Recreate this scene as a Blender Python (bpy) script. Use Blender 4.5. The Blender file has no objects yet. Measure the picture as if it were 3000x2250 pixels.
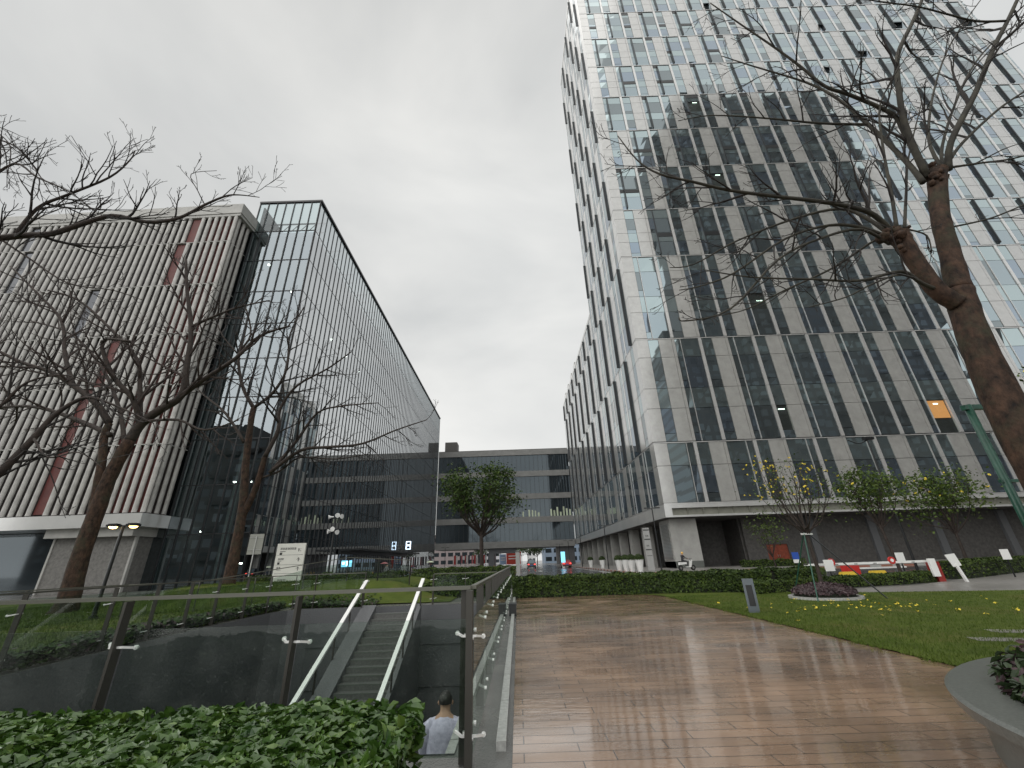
import bpy, bmesh, math, random
from mathutils import Vector, Matrix
rnd = random.Random(7)
R = math.radians
C = bpy.context.scene.collection
scene = bpy.context.scene

# ------------------------------------------------------------------ camera, light, exposure
cam_d = bpy.data.cameras.new('camera'); cam = bpy.data.objects.new('camera', cam_d); C.objects.link(cam)
EYE = 1.55
cam_d.sensor_width = 36; cam_d.lens = 1193/3000*36; cam_d.clip_start = .05; cam_d.clip_end = 6000
CAMR = Matrix.Rotation(R(90+23.5), 3, 'X') @ Matrix.Rotation(R(-1.88), 3, 'Z')
cam.matrix_world = Matrix.Translation((0, 0, EYE)) @ CAMR.to_4x4()
scene.camera = cam
scene.cycles.transparent_max_bounces = 48; scene.cycles.max_bounces = 12
scene.view_settings.view_transform = 'Standard'; scene.view_settings.look = 'None'
scene.view_settings.exposure = 0.42; scene.view_settings.gamma = 1

SUN_EL, SUN_AZ = R(42), R(248)
w = bpy.data.worlds.new('World'); scene.world = w; w.use_nodes = True
nt = w.node_tree; nt.nodes.clear()
def N(t, **kw):
    n = nt.nodes.new(t)
    for k, v in kw.items(): setattr(n, k, v)
    return n
L = lambda a, b: nt.links.new(a, b)
out = N('ShaderNodeOutputWorld'); bg = N('ShaderNodeBackground'); L(bg.outputs[0], out.inputs[0])
bg.inputs[1].default_value = .1
sky = N('ShaderNodeTexSky', sky_type='NISHITA', sun_disc=False, sun_elevation=SUN_EL, sun_rotation=SUN_AZ)
hs = N('ShaderNodeHueSaturation'); hs.inputs['Saturation'].default_value = .12; L(sky.outputs[0], hs.inputs['Color'])
geo = N('ShaderNodeTexCoord')
mp = N('ShaderNodeMapping'); mp.inputs['Scale'].default_value = (1, 1, 2.0); L(geo.outputs['Generated'], mp.inputs[0])
nz = N('ShaderNodeTexNoise'); nz.inputs['Scale'].default_value = 1.9; nz.inputs['Detail'].default_value = 5; nz.inputs['Roughness'].default_value = .5
nz.inputs['Distortion'].default_value = .35
L(mp.outputs[0], nz.inputs['Vector'])
cr = N('ShaderNodeValToRGB'); cr.color_ramp.elements[0].position = .32; cr.color_ramp.elements[1].position = .72
cr.color_ramp.elements[0].color = (4.35, 4.45, 4.45, 1); cr.color_ramp.elements[1].color = (6.1, 6.1, 5.95, 1)
L(nz.outputs[0], cr.inputs[0])
# an overcast lid: cloud greys over the pale sky texture, brighter toward the street's end
sep = N('ShaderNodeSeparateXYZ'); L(geo.outputs['Generated'], sep.inputs[0])
mr = N('ShaderNodeMapRange'); mr.inputs[1].default_value = .74; mr.inputs[2].default_value = .97; mr.inputs[3].default_value = 1.17; mr.inputs[4].default_value = .93
L(sep.outputs[2], mr.inputs[0])
# sky brightness added behind the viewer to light the facades; dimmer to the left
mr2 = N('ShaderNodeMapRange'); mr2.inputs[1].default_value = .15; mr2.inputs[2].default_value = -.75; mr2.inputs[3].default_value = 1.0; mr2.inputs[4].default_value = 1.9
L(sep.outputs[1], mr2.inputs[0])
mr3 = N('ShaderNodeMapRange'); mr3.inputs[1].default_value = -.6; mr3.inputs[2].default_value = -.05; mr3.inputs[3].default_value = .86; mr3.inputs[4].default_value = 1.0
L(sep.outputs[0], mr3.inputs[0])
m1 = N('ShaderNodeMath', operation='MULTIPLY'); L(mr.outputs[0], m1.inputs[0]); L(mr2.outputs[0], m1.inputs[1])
mr5 = N('ShaderNodeMapRange'); mr5.inputs[1].default_value = -.8; mr5.inputs[2].default_value = -1.0; mr5.inputs[3].default_value = 1.0; mr5.inputs[4].default_value = 2.6  # extra sky brightness far left, out of view, added to light the street face
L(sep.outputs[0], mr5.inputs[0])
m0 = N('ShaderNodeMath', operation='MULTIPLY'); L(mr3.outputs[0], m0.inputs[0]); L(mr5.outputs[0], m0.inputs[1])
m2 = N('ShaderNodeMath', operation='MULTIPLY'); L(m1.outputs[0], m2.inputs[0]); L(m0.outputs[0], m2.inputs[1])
ml = N('ShaderNodeMix', data_type='RGBA', blend_type='MULTIPLY'); ml.inputs[0].default_value = 1
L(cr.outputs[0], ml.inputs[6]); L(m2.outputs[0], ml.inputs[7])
mx = N('ShaderNodeMix', data_type='RGBA'); mx.inputs[0].default_value = .93
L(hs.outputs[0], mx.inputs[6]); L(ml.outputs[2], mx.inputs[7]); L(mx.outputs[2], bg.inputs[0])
sun_d = bpy.data.lights.new('sun', 'SUN'); sun_d.energy = 1.4; sun_d.angle = R(110); sun_d.color = (1, .97, .93)
sun = bpy.data.objects.new('sun', sun_d); C.objects.link(sun)
sun.rotation_euler = (R(90)-SUN_EL, 0, math.pi-SUN_AZ)   # azimuth clockwise from +Y, as in the sky texture

# ------------------------------------------------------------------ helpers
def ray(x, y):
    return CAMR @ Vector(((x-1500)/1193, (1125-y)/1193, -1))
def atY(x, y, Y):
    d = ray(x, y); return Vector((0, 0, EYE))+d*(Y/d.y)

def tag(o, label=None, cat=None, group=None, kind=None):
    if label: o['label'] = label
    if cat: o['category'] = cat
    if group: o['group'] = group
    if kind: o['kind'] = kind
    return o
def empty(name, loc, label, cat, group=None, rz=0):
    o = bpy.data.objects.new(name, None); C.objects.link(o); o.location = loc; o.rotation_euler = (0, 0, rz)
    o.empty_display_size = .2
    return tag(o, label, cat, group)
def copy_tree(o, parent=None):
    c = o.copy(); C.objects.link(c); c.parent = parent
    for ch in list(o.children): copy_tree(ch, c)
    return c

class MB:
    def __init__(s): s.v = []; s.f = []; s.m = []; s.cur = 0
    def add(s, vs, fs):
        b = len(s.v); s.v += [tuple(p) for p in vs]; s.f += [tuple(i+b for i in f) for f in fs]; s.m += [s.cur]*len(fs)
    def box(s, x0, x1, y0, y1, z0, z1, M=None):
        vs = [(x, y, z) for z in (z0, z1) for y in (y0, y1) for x in (x0, x1)]
        if M: vs = [M @ Vector(p) for p in vs]
        s.add(vs, [(0, 2, 3, 1), (4, 5, 7, 6), (0, 1, 5, 4), (2, 6, 7, 3), (0, 4, 6, 2), (1, 3, 7, 5)])
    def quad(s, a, b, c, d): s.add([a, b, c, d], [(0, 1, 2, 3)])
    def bar(s, a, b, wd, ht=None):
        a, b = Vector(a), Vector(b); ht = ht or wd
        d = (b-a).normalized(); up = Vector((0, 0, 1)) if abs(d.z) < .9 else Vector((0, 1, 0))
        sx = d.cross(up).normalized()*wd/2; sy = d.cross(sx).normalized()*ht/2
        vs = [p+i*sx+j*sy for p in (a, b) for i, j in ((-1, -1), (1, -1), (1, 1), (-1, 1))]
        s.add(vs, [(0, 3, 2, 1), (4, 5, 6, 7)]+[(i, (i+1) % 4, (i+1) % 4+4, i+4) for i in range(4)])
    def tube(s, pts, rad, n=8, cap=True):
        pts = [Vector(p) for p in pts]
        if not hasattr(rad, '__len__'): rad = [rad]*len(pts)
        vs = []; ref = Vector((.3, .9, .2)).normalized()
        for i, p in enumerate(pts):
            d = (pts[min(i+1, len(pts)-1)]-pts[max(i-1, 0)])
            d = d.normalized() if d.length > 1e-7 else Vector((0, 0, 1))
            a = d.cross(ref)
            if a.length < .1: a = d.cross(Vector((1, 0, 0)))
            a.normalize(); b = d.cross(a)
            for k in range(n):
                t = 2*math.pi*k/n; vs.append(p+(a*math.cos(t)+b*math.sin(t))*rad[i])
        fs = [(i*n+k, i*n+(k+1) % n, (i+1)*n+(k+1) % n, (i+1)*n+k) for i in range(len(pts)-1) for k in range(n)]
        if cap: fs += [tuple(range(n-1, -1, -1)), tuple((len(pts)-1)*n+k for k in range(n))]
        s.add(vs, fs)
    def lathe(s, prof, n=24, c=(0, 0, 0), a0=0, a1=2*math.pi):
        full = abs(a1-a0-2*math.pi) < 1e-6; m = n if full else n+1
        vs = [(c[0]+r*math.cos(a0+(a1-a0)*k/n), c[1]+r*math.sin(a0+(a1-a0)*k/n), c[2]+z) for r, z in prof for k in range(m)]
        fs = [(i*m+k, i*m+(k+1) % m, (i+1)*m+(k+1) % m, (i+1)*m+k) for i in range(len(prof)-1) for k in range(n)]
        s.add(vs, fs)
    def build(s, name, mats, parent=None, smooth=False, loc=None):
        me = bpy.data.meshes.new(name); me.from_pydata(s.v, [], s.f)
        mats = mats if isinstance(mats, (list, tuple)) else [mats]
        for m in mats: me.materials.append(m)
        if len(mats) > 1: me.polygons.foreach_set('material_index', s.m)
        if smooth: me.polygons.foreach_set('use_smooth', [True]*len(s.f))
        me.update()
        o = bpy.data.objects.new(name, me); C.objects.link(o)
        if parent: o.parent = parent
        if loc: o.location = loc
        return o

def mat(name, col, rough=.6, metal=0, spec=.5, var=.0, vscale=3, bump=0, bscale=40, col2=None, emit=None, estr=0, coords='Object', stretch=None):
    m = bpy.data.materials.new(name); m.use_nodes = True; t = m.node_tree; b = t.nodes['Principled BSDF']
    b.inputs['Base Color'].default_value = (*col, 1); b.inputs['Roughness'].default_value = rough
    b.inputs['Metallic'].default_value = metal; b.inputs['Specular IOR Level'].default_value = spec
    if var or col2 or bump:
        tc = t.nodes.new('ShaderNodeTexCoord'); src = tc.outputs[coords]
        if stretch:
            mp = t.nodes.new('ShaderNodeMapping'); mp.inputs['Scale'].default_value = stretch; t.links.new(src, mp.inputs[0]); src = mp.outputs[0]
    if var or col2:
        n = t.nodes.new('ShaderNodeTexNoise'); n.inputs['Scale'].default_value = vscale; n.inputs['Detail'].default_value = 6; n.inputs['Roughness'].default_value = .65
        t.links.new(src, n.inputs['Vector'])
        r = t.nodes.new('ShaderNodeValToRGB'); r.color_ramp.elements[0].position = .32; r.color_ramp.elements[1].position = .68
        c2 = col2 or tuple(min(1, c*(1+var)) for c in col); c1 = col if col2 else tuple(c*(1-var) for c in col)
        r.color_ramp.elements[0].color = (*c1, 1); r.color_ramp.elements[1].color = (*c2, 1)
        t.links.new(n.outputs[0], r.inputs[0]); t.links.new(r.outputs[0], b.inputs['Base Color'])
    if bump:
        n2 = t.nodes.new('ShaderNodeTexNoise'); n2.inputs['Scale'].default_value = bscale; n2.inputs['Detail'].default_value = 4
        t.links.new(src, n2.inputs['Vector'])
        bp = t.nodes.new('ShaderNodeBump'); bp.inputs['Strength'].default_value = bump; bp.inputs['Distance'].default_value = .02
        t.links.new(n2.outputs[0], bp.inputs['Height']); t.links.new(bp.outputs[0], b.inputs['Normal'])
    if emit:
        b.inputs['Emission Color'].default_value = (*emit, 1); b.inputs['Emission Strength'].default_value = estr
    return m

def glass_mat(name, tint, refl, ior=1.5, rough=.0, mix=0.0):
    """clear pane: tinted see-through plus mirror reflection by Fresnel"""
    m = bpy.data.materials.new(name); m.use_nodes = True; t = m.node_tree; t.nodes.clear()
    o = t.nodes.new('ShaderNodeOutputMaterial'); tr = t.nodes.new('ShaderNodeBsdfTransparent'); gl = t.nodes.new('ShaderNodeBsdfGlossy')
    tr.inputs[0].default_value = (*tint, 1); gl.inputs[0].default_value = (*refl, 1); gl.inputs['Roughness'].default_value = rough
    fr = t.nodes.new('ShaderNodeFresnel'); fr.inputs[0].default_value = ior
    ad = t.nodes.new('ShaderNodeMath'); ad.operation = 'ADD'; ad.use_clamp = True; ad.inputs[1].default_value = mix
    mx = t.nodes.new('ShaderNodeMixShader')
    gm = t.nodes.new('ShaderNodeNewGeometry'); sb = t.nodes.new('ShaderNodeMath'); sb.operation = 'SUBTRACT'; sb.inputs[0].default_value = 1
    mu_ = t.nodes.new('ShaderNodeMath'); mu_.operation = 'MULTIPLY'; t.links.new(gm.outputs['Backfacing'], sb.inputs[1])   # only the outer face of a pane mirrors
    t.links.new(fr.outputs[0], ad.inputs[0]); t.links.new(ad.outputs[0], mu_.inputs[0]); t.links.new(sb.outputs[0], mu_.inputs[1]); t.links.new(mu_.outputs[0], mx.inputs[0])
    t.links.new(tr.outputs[0], mx.inputs[1]); t.links.new(gl.outputs[0], mx.inputs[2]); t.links.new(mx.outputs[0], o.inputs[0])
    return m

# ------------------------------------------------------------------ materials
M = {}
M['panel'] = mat('stone_panel', (.365, .36, .34), .3, var=.13, vscale=.9, bump=.05, bscale=6)
M['panel_light'] = mat('light_panel', (.48, .48, .465), .3, var=.1, vscale=.3)
M['strip'] = mat('pilaster_metal', (.53, .525, .51), .25, metal=.2, var=.06, vscale=.5)
M['black'] = mat('black_metal', (.012, .013, .014), .35)
M['dark'] = mat('dark_metal', (.03, .032, .034), .35, metal=.4)
M['backing'] = mat('dark_backing', (.02, .021, .022), .6)
def coated(name, base, dark, k, rough=.02):
    m = bpy.data.materials.new(name); m.use_nodes = True; b = m.node_tree.nodes['Principled BSDF']
    b.inputs['Base Color'].default_value = (*base, 1); b.inputs['Metallic'].default_value = k; b.inputs['Roughness'].default_value = rough
    b.inputs['Specular IOR Level'].default_value = .7
    return m
M['glass'] = coated('coated_glass', (.27, .325, .35), 0, .85)
M['glass_up'] = coated('spandrel_glass', (.32, .385, .395), 0, .85, .03)
M['glass_b'] = coated('blue_coated_glass', (.235, .285, .335), 0, .85)
M['glass_dark'] = coated('dark_coated_glass', (.06, .065, .075), 0, .6, .05)
M['glass_c'] = coated('smoky_coated_glass', (.18, .21, .22), 0, .8, .03)
M['bridge_glass'] = coated('bridge_glass', (.055, .07, .08), 0, .6, .04)
M['clear'] = glass_mat('curtain_glass', (.30, .385, .395), (.82, .91, .97), 2.4, 0, .06)
M['clear_street'] = glass_mat('sun_control_glass', (.22, .28, .29), (.93, .96, .98), 3.6, 0, .28)  # copy of the curtain glass, reflection raised to brighten the street side
M['clear_top'] = glass_mat('screen_glass', (.66, .76, .77), (.9, .95, .97), 1.5, 0, .02)
M['rail_glass'] = glass_mat('railing_glass', (.80, .85, .82), (.9, .95, .92), 1.5, 0, 0)
t_ = M['rail_glass'].node_tree; o_ = [n for n in t_.nodes if n.type == 'OUTPUT_MATERIAL'][0]; src_ = o_.inputs[0].links[0].from_socket
vo = t_.nodes.new('ShaderNodeTexVoronoi'); vo.inputs['Scale'].default_value = 38; tc_ = t_.nodes.new('ShaderNodeTexCoord'); t_.links.new(tc_.outputs['Object'], vo.inputs['Vector'])
ns = t_.nodes.new('ShaderNodeTexNoise'); ns.inputs['Scale'].default_value = 3; ns.inputs['Detail'].default_value = 5; t_.links.new(tc_.outputs['Object'], ns.inputs['Vector'])
lt = t_.nodes.new('ShaderNodeMath'); lt.operation = 'LESS_THAN'; lt.inputs[1].default_value = .13; t_.links.new(vo.outputs['Distance'], lt.inputs[0])
m_a = t_.nodes.new('ShaderNodeMath'); m_a.operation = 'MULTIPLY'; m_a.inputs[1].default_value = .2; t_.links.new(lt.outputs[0], m_a.inputs[0])
m_b = t_.nodes.new('ShaderNodeMapRange'); m_b.inputs[1].default_value = .45; m_b.inputs[2].default_value = .75; m_b.inputs[4].default_value = .028; t_.links.new(ns.outputs[0], m_b.inputs[0])
m_c = t_.nodes.new('ShaderNodeMath'); m_c.operation = 'ADD'; t_.links.new(m_a.outputs[0], m_c.inputs[0]); t_.links.new(m_b.outputs[0], m_c.inputs[1])
df = t_.nodes.new('ShaderNodeBsdfDiffuse'); df.inputs[0].default_value = (.5, .52, .5, 1); ms_ = t_.nodes.new('ShaderNodeMixShader')
t_.links.new(m_c.outputs[0], ms_.inputs[0]); t_.links.new(src_, ms_.inputs[1]); t_.links.new(df.outputs[0], ms_.inputs[2]); t_.links.new(ms_.outputs[0], o_.inputs[0])
M['steel'] = mat('stainless_steel', (.55, .55, .53), .28, metal=.9)
M['steel_white'] = mat('bright_steel', (.84, .84, .82), .33, metal=.35)
M['rail_brown'] = mat('handrail_bronze', (.13, .13, .108), .4, metal=.5)
M['post'] = mat('railing_post', (.055, .052, .045), .45, metal=.3)
M['granite'] = mat('dark_granite', (.105, .108, .113), .5, var=.35, vscale=30, bump=.05, bscale=60)
M['granite_step'] = mat('step_granite', (.11, .11, .105), .45, var=.3, vscale=14)
M['coping'] = mat('pale_coping', (.38, .38, .365), .4, var=.25, vscale=18)
M['granite_seat'] = mat('grey_granite', (.115, .122, .112), .3, var=.28, vscale=45, bump=.04, bscale=80)
M['soil'] = mat('soil', (.035, .026, .018), .9, var=.4, vscale=9, bump=.4, bscale=30)
M['bark'] = mat('bark', (.009, .007, .006), .8, col2=(.080, .046, .030), vscale=4.5, bump=.9, bscale=14, stretch=(1.6, 1.6, .9))
M['bark'].node_tree.nodes['Principled BSDF'].inputs['Specular IOR Level'].default_value = .25
t_ = M['bark'].node_tree; r_ = [n for n in t_.nodes if n.type == 'VALTORGB'][0]; b_ = t_.nodes['Principled BSDF']   # moss and pale lichen over the brown
mo = t_.nodes.new('ShaderNodeTexNoise'); mo.inputs['Scale'].default_value = 1.7; mo.inputs['Detail'].default_value = 8; mo.inputs['Roughness'].default_value = .7
tc_ = t_.nodes.new('ShaderNodeTexCoord'); t_.links.new(tc_.outputs['Object'], mo.inputs['Vector'])
mr_ = t_.nodes.new('ShaderNodeMapRange'); mr_.inputs[1].default_value = .5; mr_.inputs[2].default_value = .66; mr_.inputs[4].default_value = .75; t_.links.new(mo.outputs[0], mr_.inputs[0])
mm = t_.nodes.new('ShaderNodeMix'); mm.data_type = 'RGBA'; mm.inputs[7].default_value = (.038, .04, .024, 1); t_.links.new(mr_.outputs[0], mm.inputs[0]); t_.links.new(r_.outputs[0], mm.inputs[6]); t_.links.new(mm.outputs[2], b_.inputs['Base Color'])
M['bark_dark'] = mat('dark_bark', (.018, .014, .012), .8, col2=(.05, .034, .026), vscale=7, bump=.5, bscale=30)
M['twig'] = mat('twig', (.022, .018, .016), .8)
M['twig_red'] = mat('reddish_twig', (.036, .024, .02), .8)
M['lime'] = mat('lichen_branch', (.014, .012, .009), .8, col2=(.052, .047, .032), vscale=4)
def leafmat(n, a, b, rough=.45, vs=6): 
    m = mat(n, a, rough, col2=b, vscale=vs); 
    m.node_tree.nodes['Principled BSDF'].inputs['Specular IOR Level'].default_value = .5
    return m
M['leaf_fg'] = leafmat('hedge_leaf', (.014, .045, .006), (.07, .135, .022), .32, 5)
M['leaf_fg2'] = leafmat('young_hedge_leaf', (.05, .10, .014), (.12, .19, .035), .35, 5)
M['leaf_hedge'] = leafmat('clipped_leaf', (.013, .026, .006), (.05, .08, .018), .5, 2)
M['leaf_lime'] = leafmat('lime_leaf', (.038, .066, .01), (.095, .135, .026), .5, 3)
M['leaf_tree'] = leafmat('tree_leaf', (.018, .04, .008), (.06, .098, .024), .5, .8)
M['leaf_purple'] = leafmat('purple_leaf', (.022, .012, .014), (.075, .04, .045), .5, 4)
M['leaf_dark'] = leafmat('dark_leaf', (.01, .022, .007), (.035, .06, .018), .45, 4)
M['cover'] = leafmat('ground_cover_leaf', (.014, .03, .008), (.06, .095, .026), .5, 2)
M['petal'] = mat('yellow_petal', (.75, .58, .05), .6)
M['grass'] = mat('lawn', (.045, .068, .009), .9, col2=(.085, .112, .018), vscale=1.6, bump=.5, bscale=60)
t_ = M['grass'].node_tree; r_ = [n for n in t_.nodes if n.type == 'VALTORGB'][0]; b_ = t_.nodes['Principled BSDF']
mo = t_.nodes.new('ShaderNodeTexNoise'); mo.inputs['Scale'].default_value = .45; mo.inputs['Detail'].default_value = 9; mo.inputs['Roughness'].default_value = .7
tc_ = t_.nodes.new('ShaderNodeTexCoord'); t_.links.new(tc_.outputs['Object'], mo.inputs['Vector'])
mr_ = t_.nodes.new('ShaderNodeMapRange'); mr_.inputs[1].default_value = .52; mr_.inputs[2].default_value = .68; mr_.inputs[4].default_value = .7; t_.links.new(mo.outputs[0], mr_.inputs[0])
mm = t_.nodes.new('ShaderNodeMix'); mm.data_type = 'RGBA'; mm.inputs[7].default_value = (.115, .10, .032, 1); t_.links.new(mr_.outputs[0], mm.inputs[0]); t_.links.new(r_.outputs[0], mm.inputs[6]); t_.links.new(mm.outputs[2], b_.inputs['Base Color'])
M['blade'] = mat('grass_blade', (.04, .072, .008), .7, col2=(.09, .125, .02), vscale=.9)
for k_ in ('grass', 'blade', 'cover', 'leaf_hedge', 'leaf_lime', 'leaf_tree'): M[k_].node_tree.nodes['Principled BSDF'].inputs['Specular IOR Level'].default_value = .18
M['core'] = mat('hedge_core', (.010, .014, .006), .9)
M['white'] = mat('white_paint', (.78, .78, .76), .45, var=.05, vscale=2)
M['sign_white'] = mat('sign_white', (.72, .71, .66), .4, var=.05, vscale=2)
M['ink'] = mat('sign_ink', (.03, .03, .03), .5)
M['red'] = mat('red_paint', (.5, .03, .025), .4)
M['red_door'] = mat('rust_red_door', (.20, .042, .02), .55, var=.3, vscale=3)
M['red_back'] = mat('oxblood_panel', (.095, .018, .014), .6, var=.3, vscale=.6)
M['brown_back'] = mat('brown_backing', (.03, .022, .02), .7, var=.25, vscale=.5)
M['louvre'] = mat('terracotta_tube', (.385, .375, .355), .55, var=.2, vscale=1.1, bump=.08, bscale=25)
M['concrete'] = mat('pale_concrete', (.36, .355, .335), .6, var=.14, vscale=.8, bump=.05)
M['stone_wall'] = mat('rough_stone_wall', (.15, .145, .135), .7, var=.3, vscale=4, bump=.25, bscale=12)
M['brick_grey'] = mat('grey_cladding', (.072, .068, .064), .7, var=.35, vscale=3, bump=.2, bscale=10)
M['yellow'] = mat('yellow_paint', (.62, .42, .03), .5)
M['green_pole'] = mat('green_pole_paint', (.018, .075, .05), .35, var=.3, vscale=6)
M['lamp_warm'] = mat('warm_lamp', (1, .7, .3), .5, emit=(1, .62, .22), estr=7)
M['lamp_white'] = mat('white_lamp', (1, 1, .95), .5, emit=(1, .93, .8), estr=22)
M['lamp_green'] = mat('tube_lamp', (.9, 1, .9), .5, emit=(.8, 1, .88), estr=2.6)
M['lit_orange'] = mat('warm_lit_room', (.5, .25, .1), .6, emit=(1, .42, .12), estr=.35)
M['screen_blue'] = mat('blue_screen', (.2, .6, .9), .4, emit=(.25, .75, 1), estr=.9)
M['screen_white'] = mat('white_blue_sign', (.8, .9, 1), .4, emit=(.65, .82, 1), estr=2.2)
M['car_red'] = mat('red_car_paint', (.38, .012, .02), .18, metal=.2)
M['car_dark'] = mat('dark_car_paint', (.03, .03, .035), .2, metal=.3)
M['tyre'] = mat('tyre', (.015, .015, .015), .8)
M['tail'] = mat('tail_lamp', (.8, .05, .05), .3, emit=(1, .08, .06), estr=1.5)
M['skin'] = mat('skin', (.42, .25, .17), .55)
M['hair'] = mat('hair', (.015, .012, .011), .5)
M['shirt'] = mat('pale_blue_shirt', (.55, .52, .66), .7, var=.22, vscale=16)
M['cloth_dark'] = mat('dark_cloth', (.03, .03, .035), .8)
M['cloth_navy'] = mat('navy_cloth', (.03, .04, .07), .8)
M['cloth_grey'] = mat('grey_cloth', (.3, .3, .31), .8)
M['umb_pink'] = mat('pink_umbrella', (.55, .18, .2), .6)
M['umb_green'] = mat('pale_green_umbrella', (.62, .68, .5), .6)
M['helmet'] = mat('yellow_helmet', (.72, .42, .08), .3)
M['blue'] = mat('blue_paint', (.03, .09, .4), .45)

def wet_paving():
    m = bpy.data.materials.new('wet_plank_paving'); m.use_nodes = True; t = m.node_tree; b = t.nodes['Principled BSDF']
    A = t.nodes.new; K = t.links.new
    tc = A('ShaderNodeTexCoord'); br = A('ShaderNodeTexBrick'); br.offset = .37; br.inputs['Scale'].default_value = 1
    br.inputs['Brick Width'].default_value = .78; br.inputs['Row Height'].default_value = .19; br.inputs['Mortar Size'].default_value = .006
    br.inputs['Mortar Smooth'].default_value = .3; br.inputs['Bias'].default_value = 0
    br.inputs['Color1'].default_value = (.285, .19, .13, 1); br.inputs['Color2'].default_value = (.365, .245, .17, 1); br.inputs['Mortar'].default_value = (.05, .034, .024, 1)
    K(tc.outputs['Object'], br.inputs[0])
    n = A('ShaderNodeTexNoise'); n.inputs['Scale'].default_value = .8; n.inputs['Detail'].default_value = 7; K(tc.outputs['Object'], n.inputs[0])
    r = A('ShaderNodeValToRGB'); r.color_ramp.elements[0].position = .3; r.color_ramp.elements[1].position = .72
    r.color_ramp.elements[0].color = (.55, .53, .51, 1); r.color_ramp.elements[1].color = (1.22, 1.18, 1.1, 1); K(n.outputs[0], r.inputs[0])
    mx = A('ShaderNodeMix'); mx.data_type = 'RGBA'; mx.blend_type = 'MULTIPLY'; mx.inputs[0].default_value = 1
    K(br.outputs[0], mx.inputs[6]); K(r.outputs[0], mx.inputs[7]); K(mx.outputs[2], b.inputs['Base Color'])
    # film of water: rougher where boards dry out
    mp = A('ShaderNodeMapping'); mp.inputs['Scale'].default_value = (.5, 1.6, 1); K(tc.outputs['Object'], mp.inputs[0])
    n2 = A('ShaderNodeTexNoise'); n2.inputs['Scale'].default_value = 1.5; n2.inputs['Detail'].default_value = 6; n2.inputs['Roughness'].default_value = .6; K(mp.outputs[0], n2.inputs[0])
    r2 = A('ShaderNodeMapRange'); r2.inputs[1].default_value = .35; r2.inputs[2].default_value = .68; r2.inputs[3].default_value = .08; r2.inputs[4].default_value = .5
    K(n2.outputs[0], r2.inputs[0]); K(r2.outputs[0], b.inputs['Roughness'])
    n4 = A('ShaderNodeTexNoise'); n4.inputs['Scale'].default_value = .55; n4.inputs['Detail'].default_value = 8; n4.inputs['Roughness'].default_value = .62; K(mp.outputs[0], n4.inputs[0])
    r4 = A('ShaderNodeMapRange'); r4.inputs[1].default_value = .42; r4.inputs[2].default_value = .62; r4.inputs[3].default_value = 1.0; r4.inputs[4].default_value = .45
    K(n4.outputs[0], r4.inputs[0]); K(r4.outputs[0], b.inputs['Coat Weight'])
    b.inputs['Specular IOR Level'].default_value = .5; b.inputs['Coat Weight'].default_value = 1; b.inputs['Coat IOR'].default_value = 1.7; b.inputs['Coat Roughness'].default_value = .06
    # each board lies a hair off level
    bp = A('ShaderNodeBump'); bp.inputs['Strength'].default_value = .35; bp.inputs['Distance'].default_value = .0035
    n3 = A('ShaderNodeTexNoise'); n3.inputs['Scale'].default_value = 9; n3.inputs['Detail'].default_value = 3; K(mp.outputs[0], n3.inputs[0])
    ad = A('ShaderNodeMath'); ad.operation = 'MULTIPLY_ADD'; ad.inputs[1].default_value = -1.0; K(br.outputs['Fac'], ad.inputs[0]); K(n3.outputs[0], ad.inputs[2])
    K(ad.outputs[0], bp.inputs['Height']); K(bp.outputs[0], b.inputs['Normal']); K(bp.outputs[0], b.inputs['Coat Normal'])
    return m
M['paving'] = wet_paving()
def wet(name, c1, c2, lo, hi, vs=.6, bump=.25, bs=50):
    m = mat(name, c1, .3, col2=c2, vscale=vs, bump=bump, bscale=bs); t = m.node_tree; b = t.nodes['Principled BSDF']
    n = t.nodes.new('ShaderNodeTexNoise'); n.inputs['Scale'].default_value = .25; n.inputs['Detail'].default_value = 5
    tc = t.nodes.new('ShaderNodeTexCoord'); t.links.new(tc.outputs['Object'], n.inputs[0])
    r = t.nodes.new('ShaderNodeMapRange'); r.inputs[1].default_value = .38; r.inputs[2].default_value = .62; r.inputs[3].default_value = lo; r.inputs[4].default_value = hi
    t.links.new(n.outputs[0], r.inputs[0]); t.links.new(r.outputs[0], b.inputs['Roughness'])
    return m
M['asphalt'] = wet('wet_asphalt', (.035, .036, .038), (.07, .07, .07), .06, .3)
M['plaza'] = wet('wet_plaza_stone', (.10, .10, .095), (.17, .165, .155), .15, .4)
M['path'] = wet('grey_path_stone', (.17, .16, .15), (.24, .23, .215), .3, .5, 3)

for k_ in ('panel', 'panel_light', 'strip'):      # rain-wet cladding
    b_ = M[k_].node_tree.nodes['Principled BSDF']; b_.inputs['Coat Weight'].default_value = 1; b_.inputs['Coat IOR'].default_value = 2.3; b_.inputs['Coat Roughness'].default_value = .12
# ------------------------------------------------------------------ the ground and the roads
PIT = [(-.62, 4.62), (-.62, 19.0), (-8.6, 19.0), (-9.35, 18.6), (-9.6, 17.8), (-9.5, 14.5), (-9.15, 10.4), (-8.95, 8.3), (-8.8, 4.62)]
def flat_with_hole(name, outer, hole, z, m):
    bm = bmesh.new(); es = []
    for ring in ([outer, hole] if hole else [outer]):
        vs = [bm.verts.new((x, y, z)) for x, y in ring]
        es += [bm.edges.new((vs[i], vs[(i+1) % len(vs)])) for i in range(len(vs))]
    bmesh.ops.triangle_fill(bm, use_beauty=True, use_dissolve=False, edges=es)
    bmesh.ops.recalc_face_normals(bm, faces=bm.faces)
    for f in bm.faces:
        if f.normal.z < 0: f.normal_flip()
    me = bpy.data.meshes.new(name); bm.to_mesh(me); bm.free(); me.materials.append(m)
    o = bpy.data.objects.new(name, me); C.objects.link(o); return o
S = 2500
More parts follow.
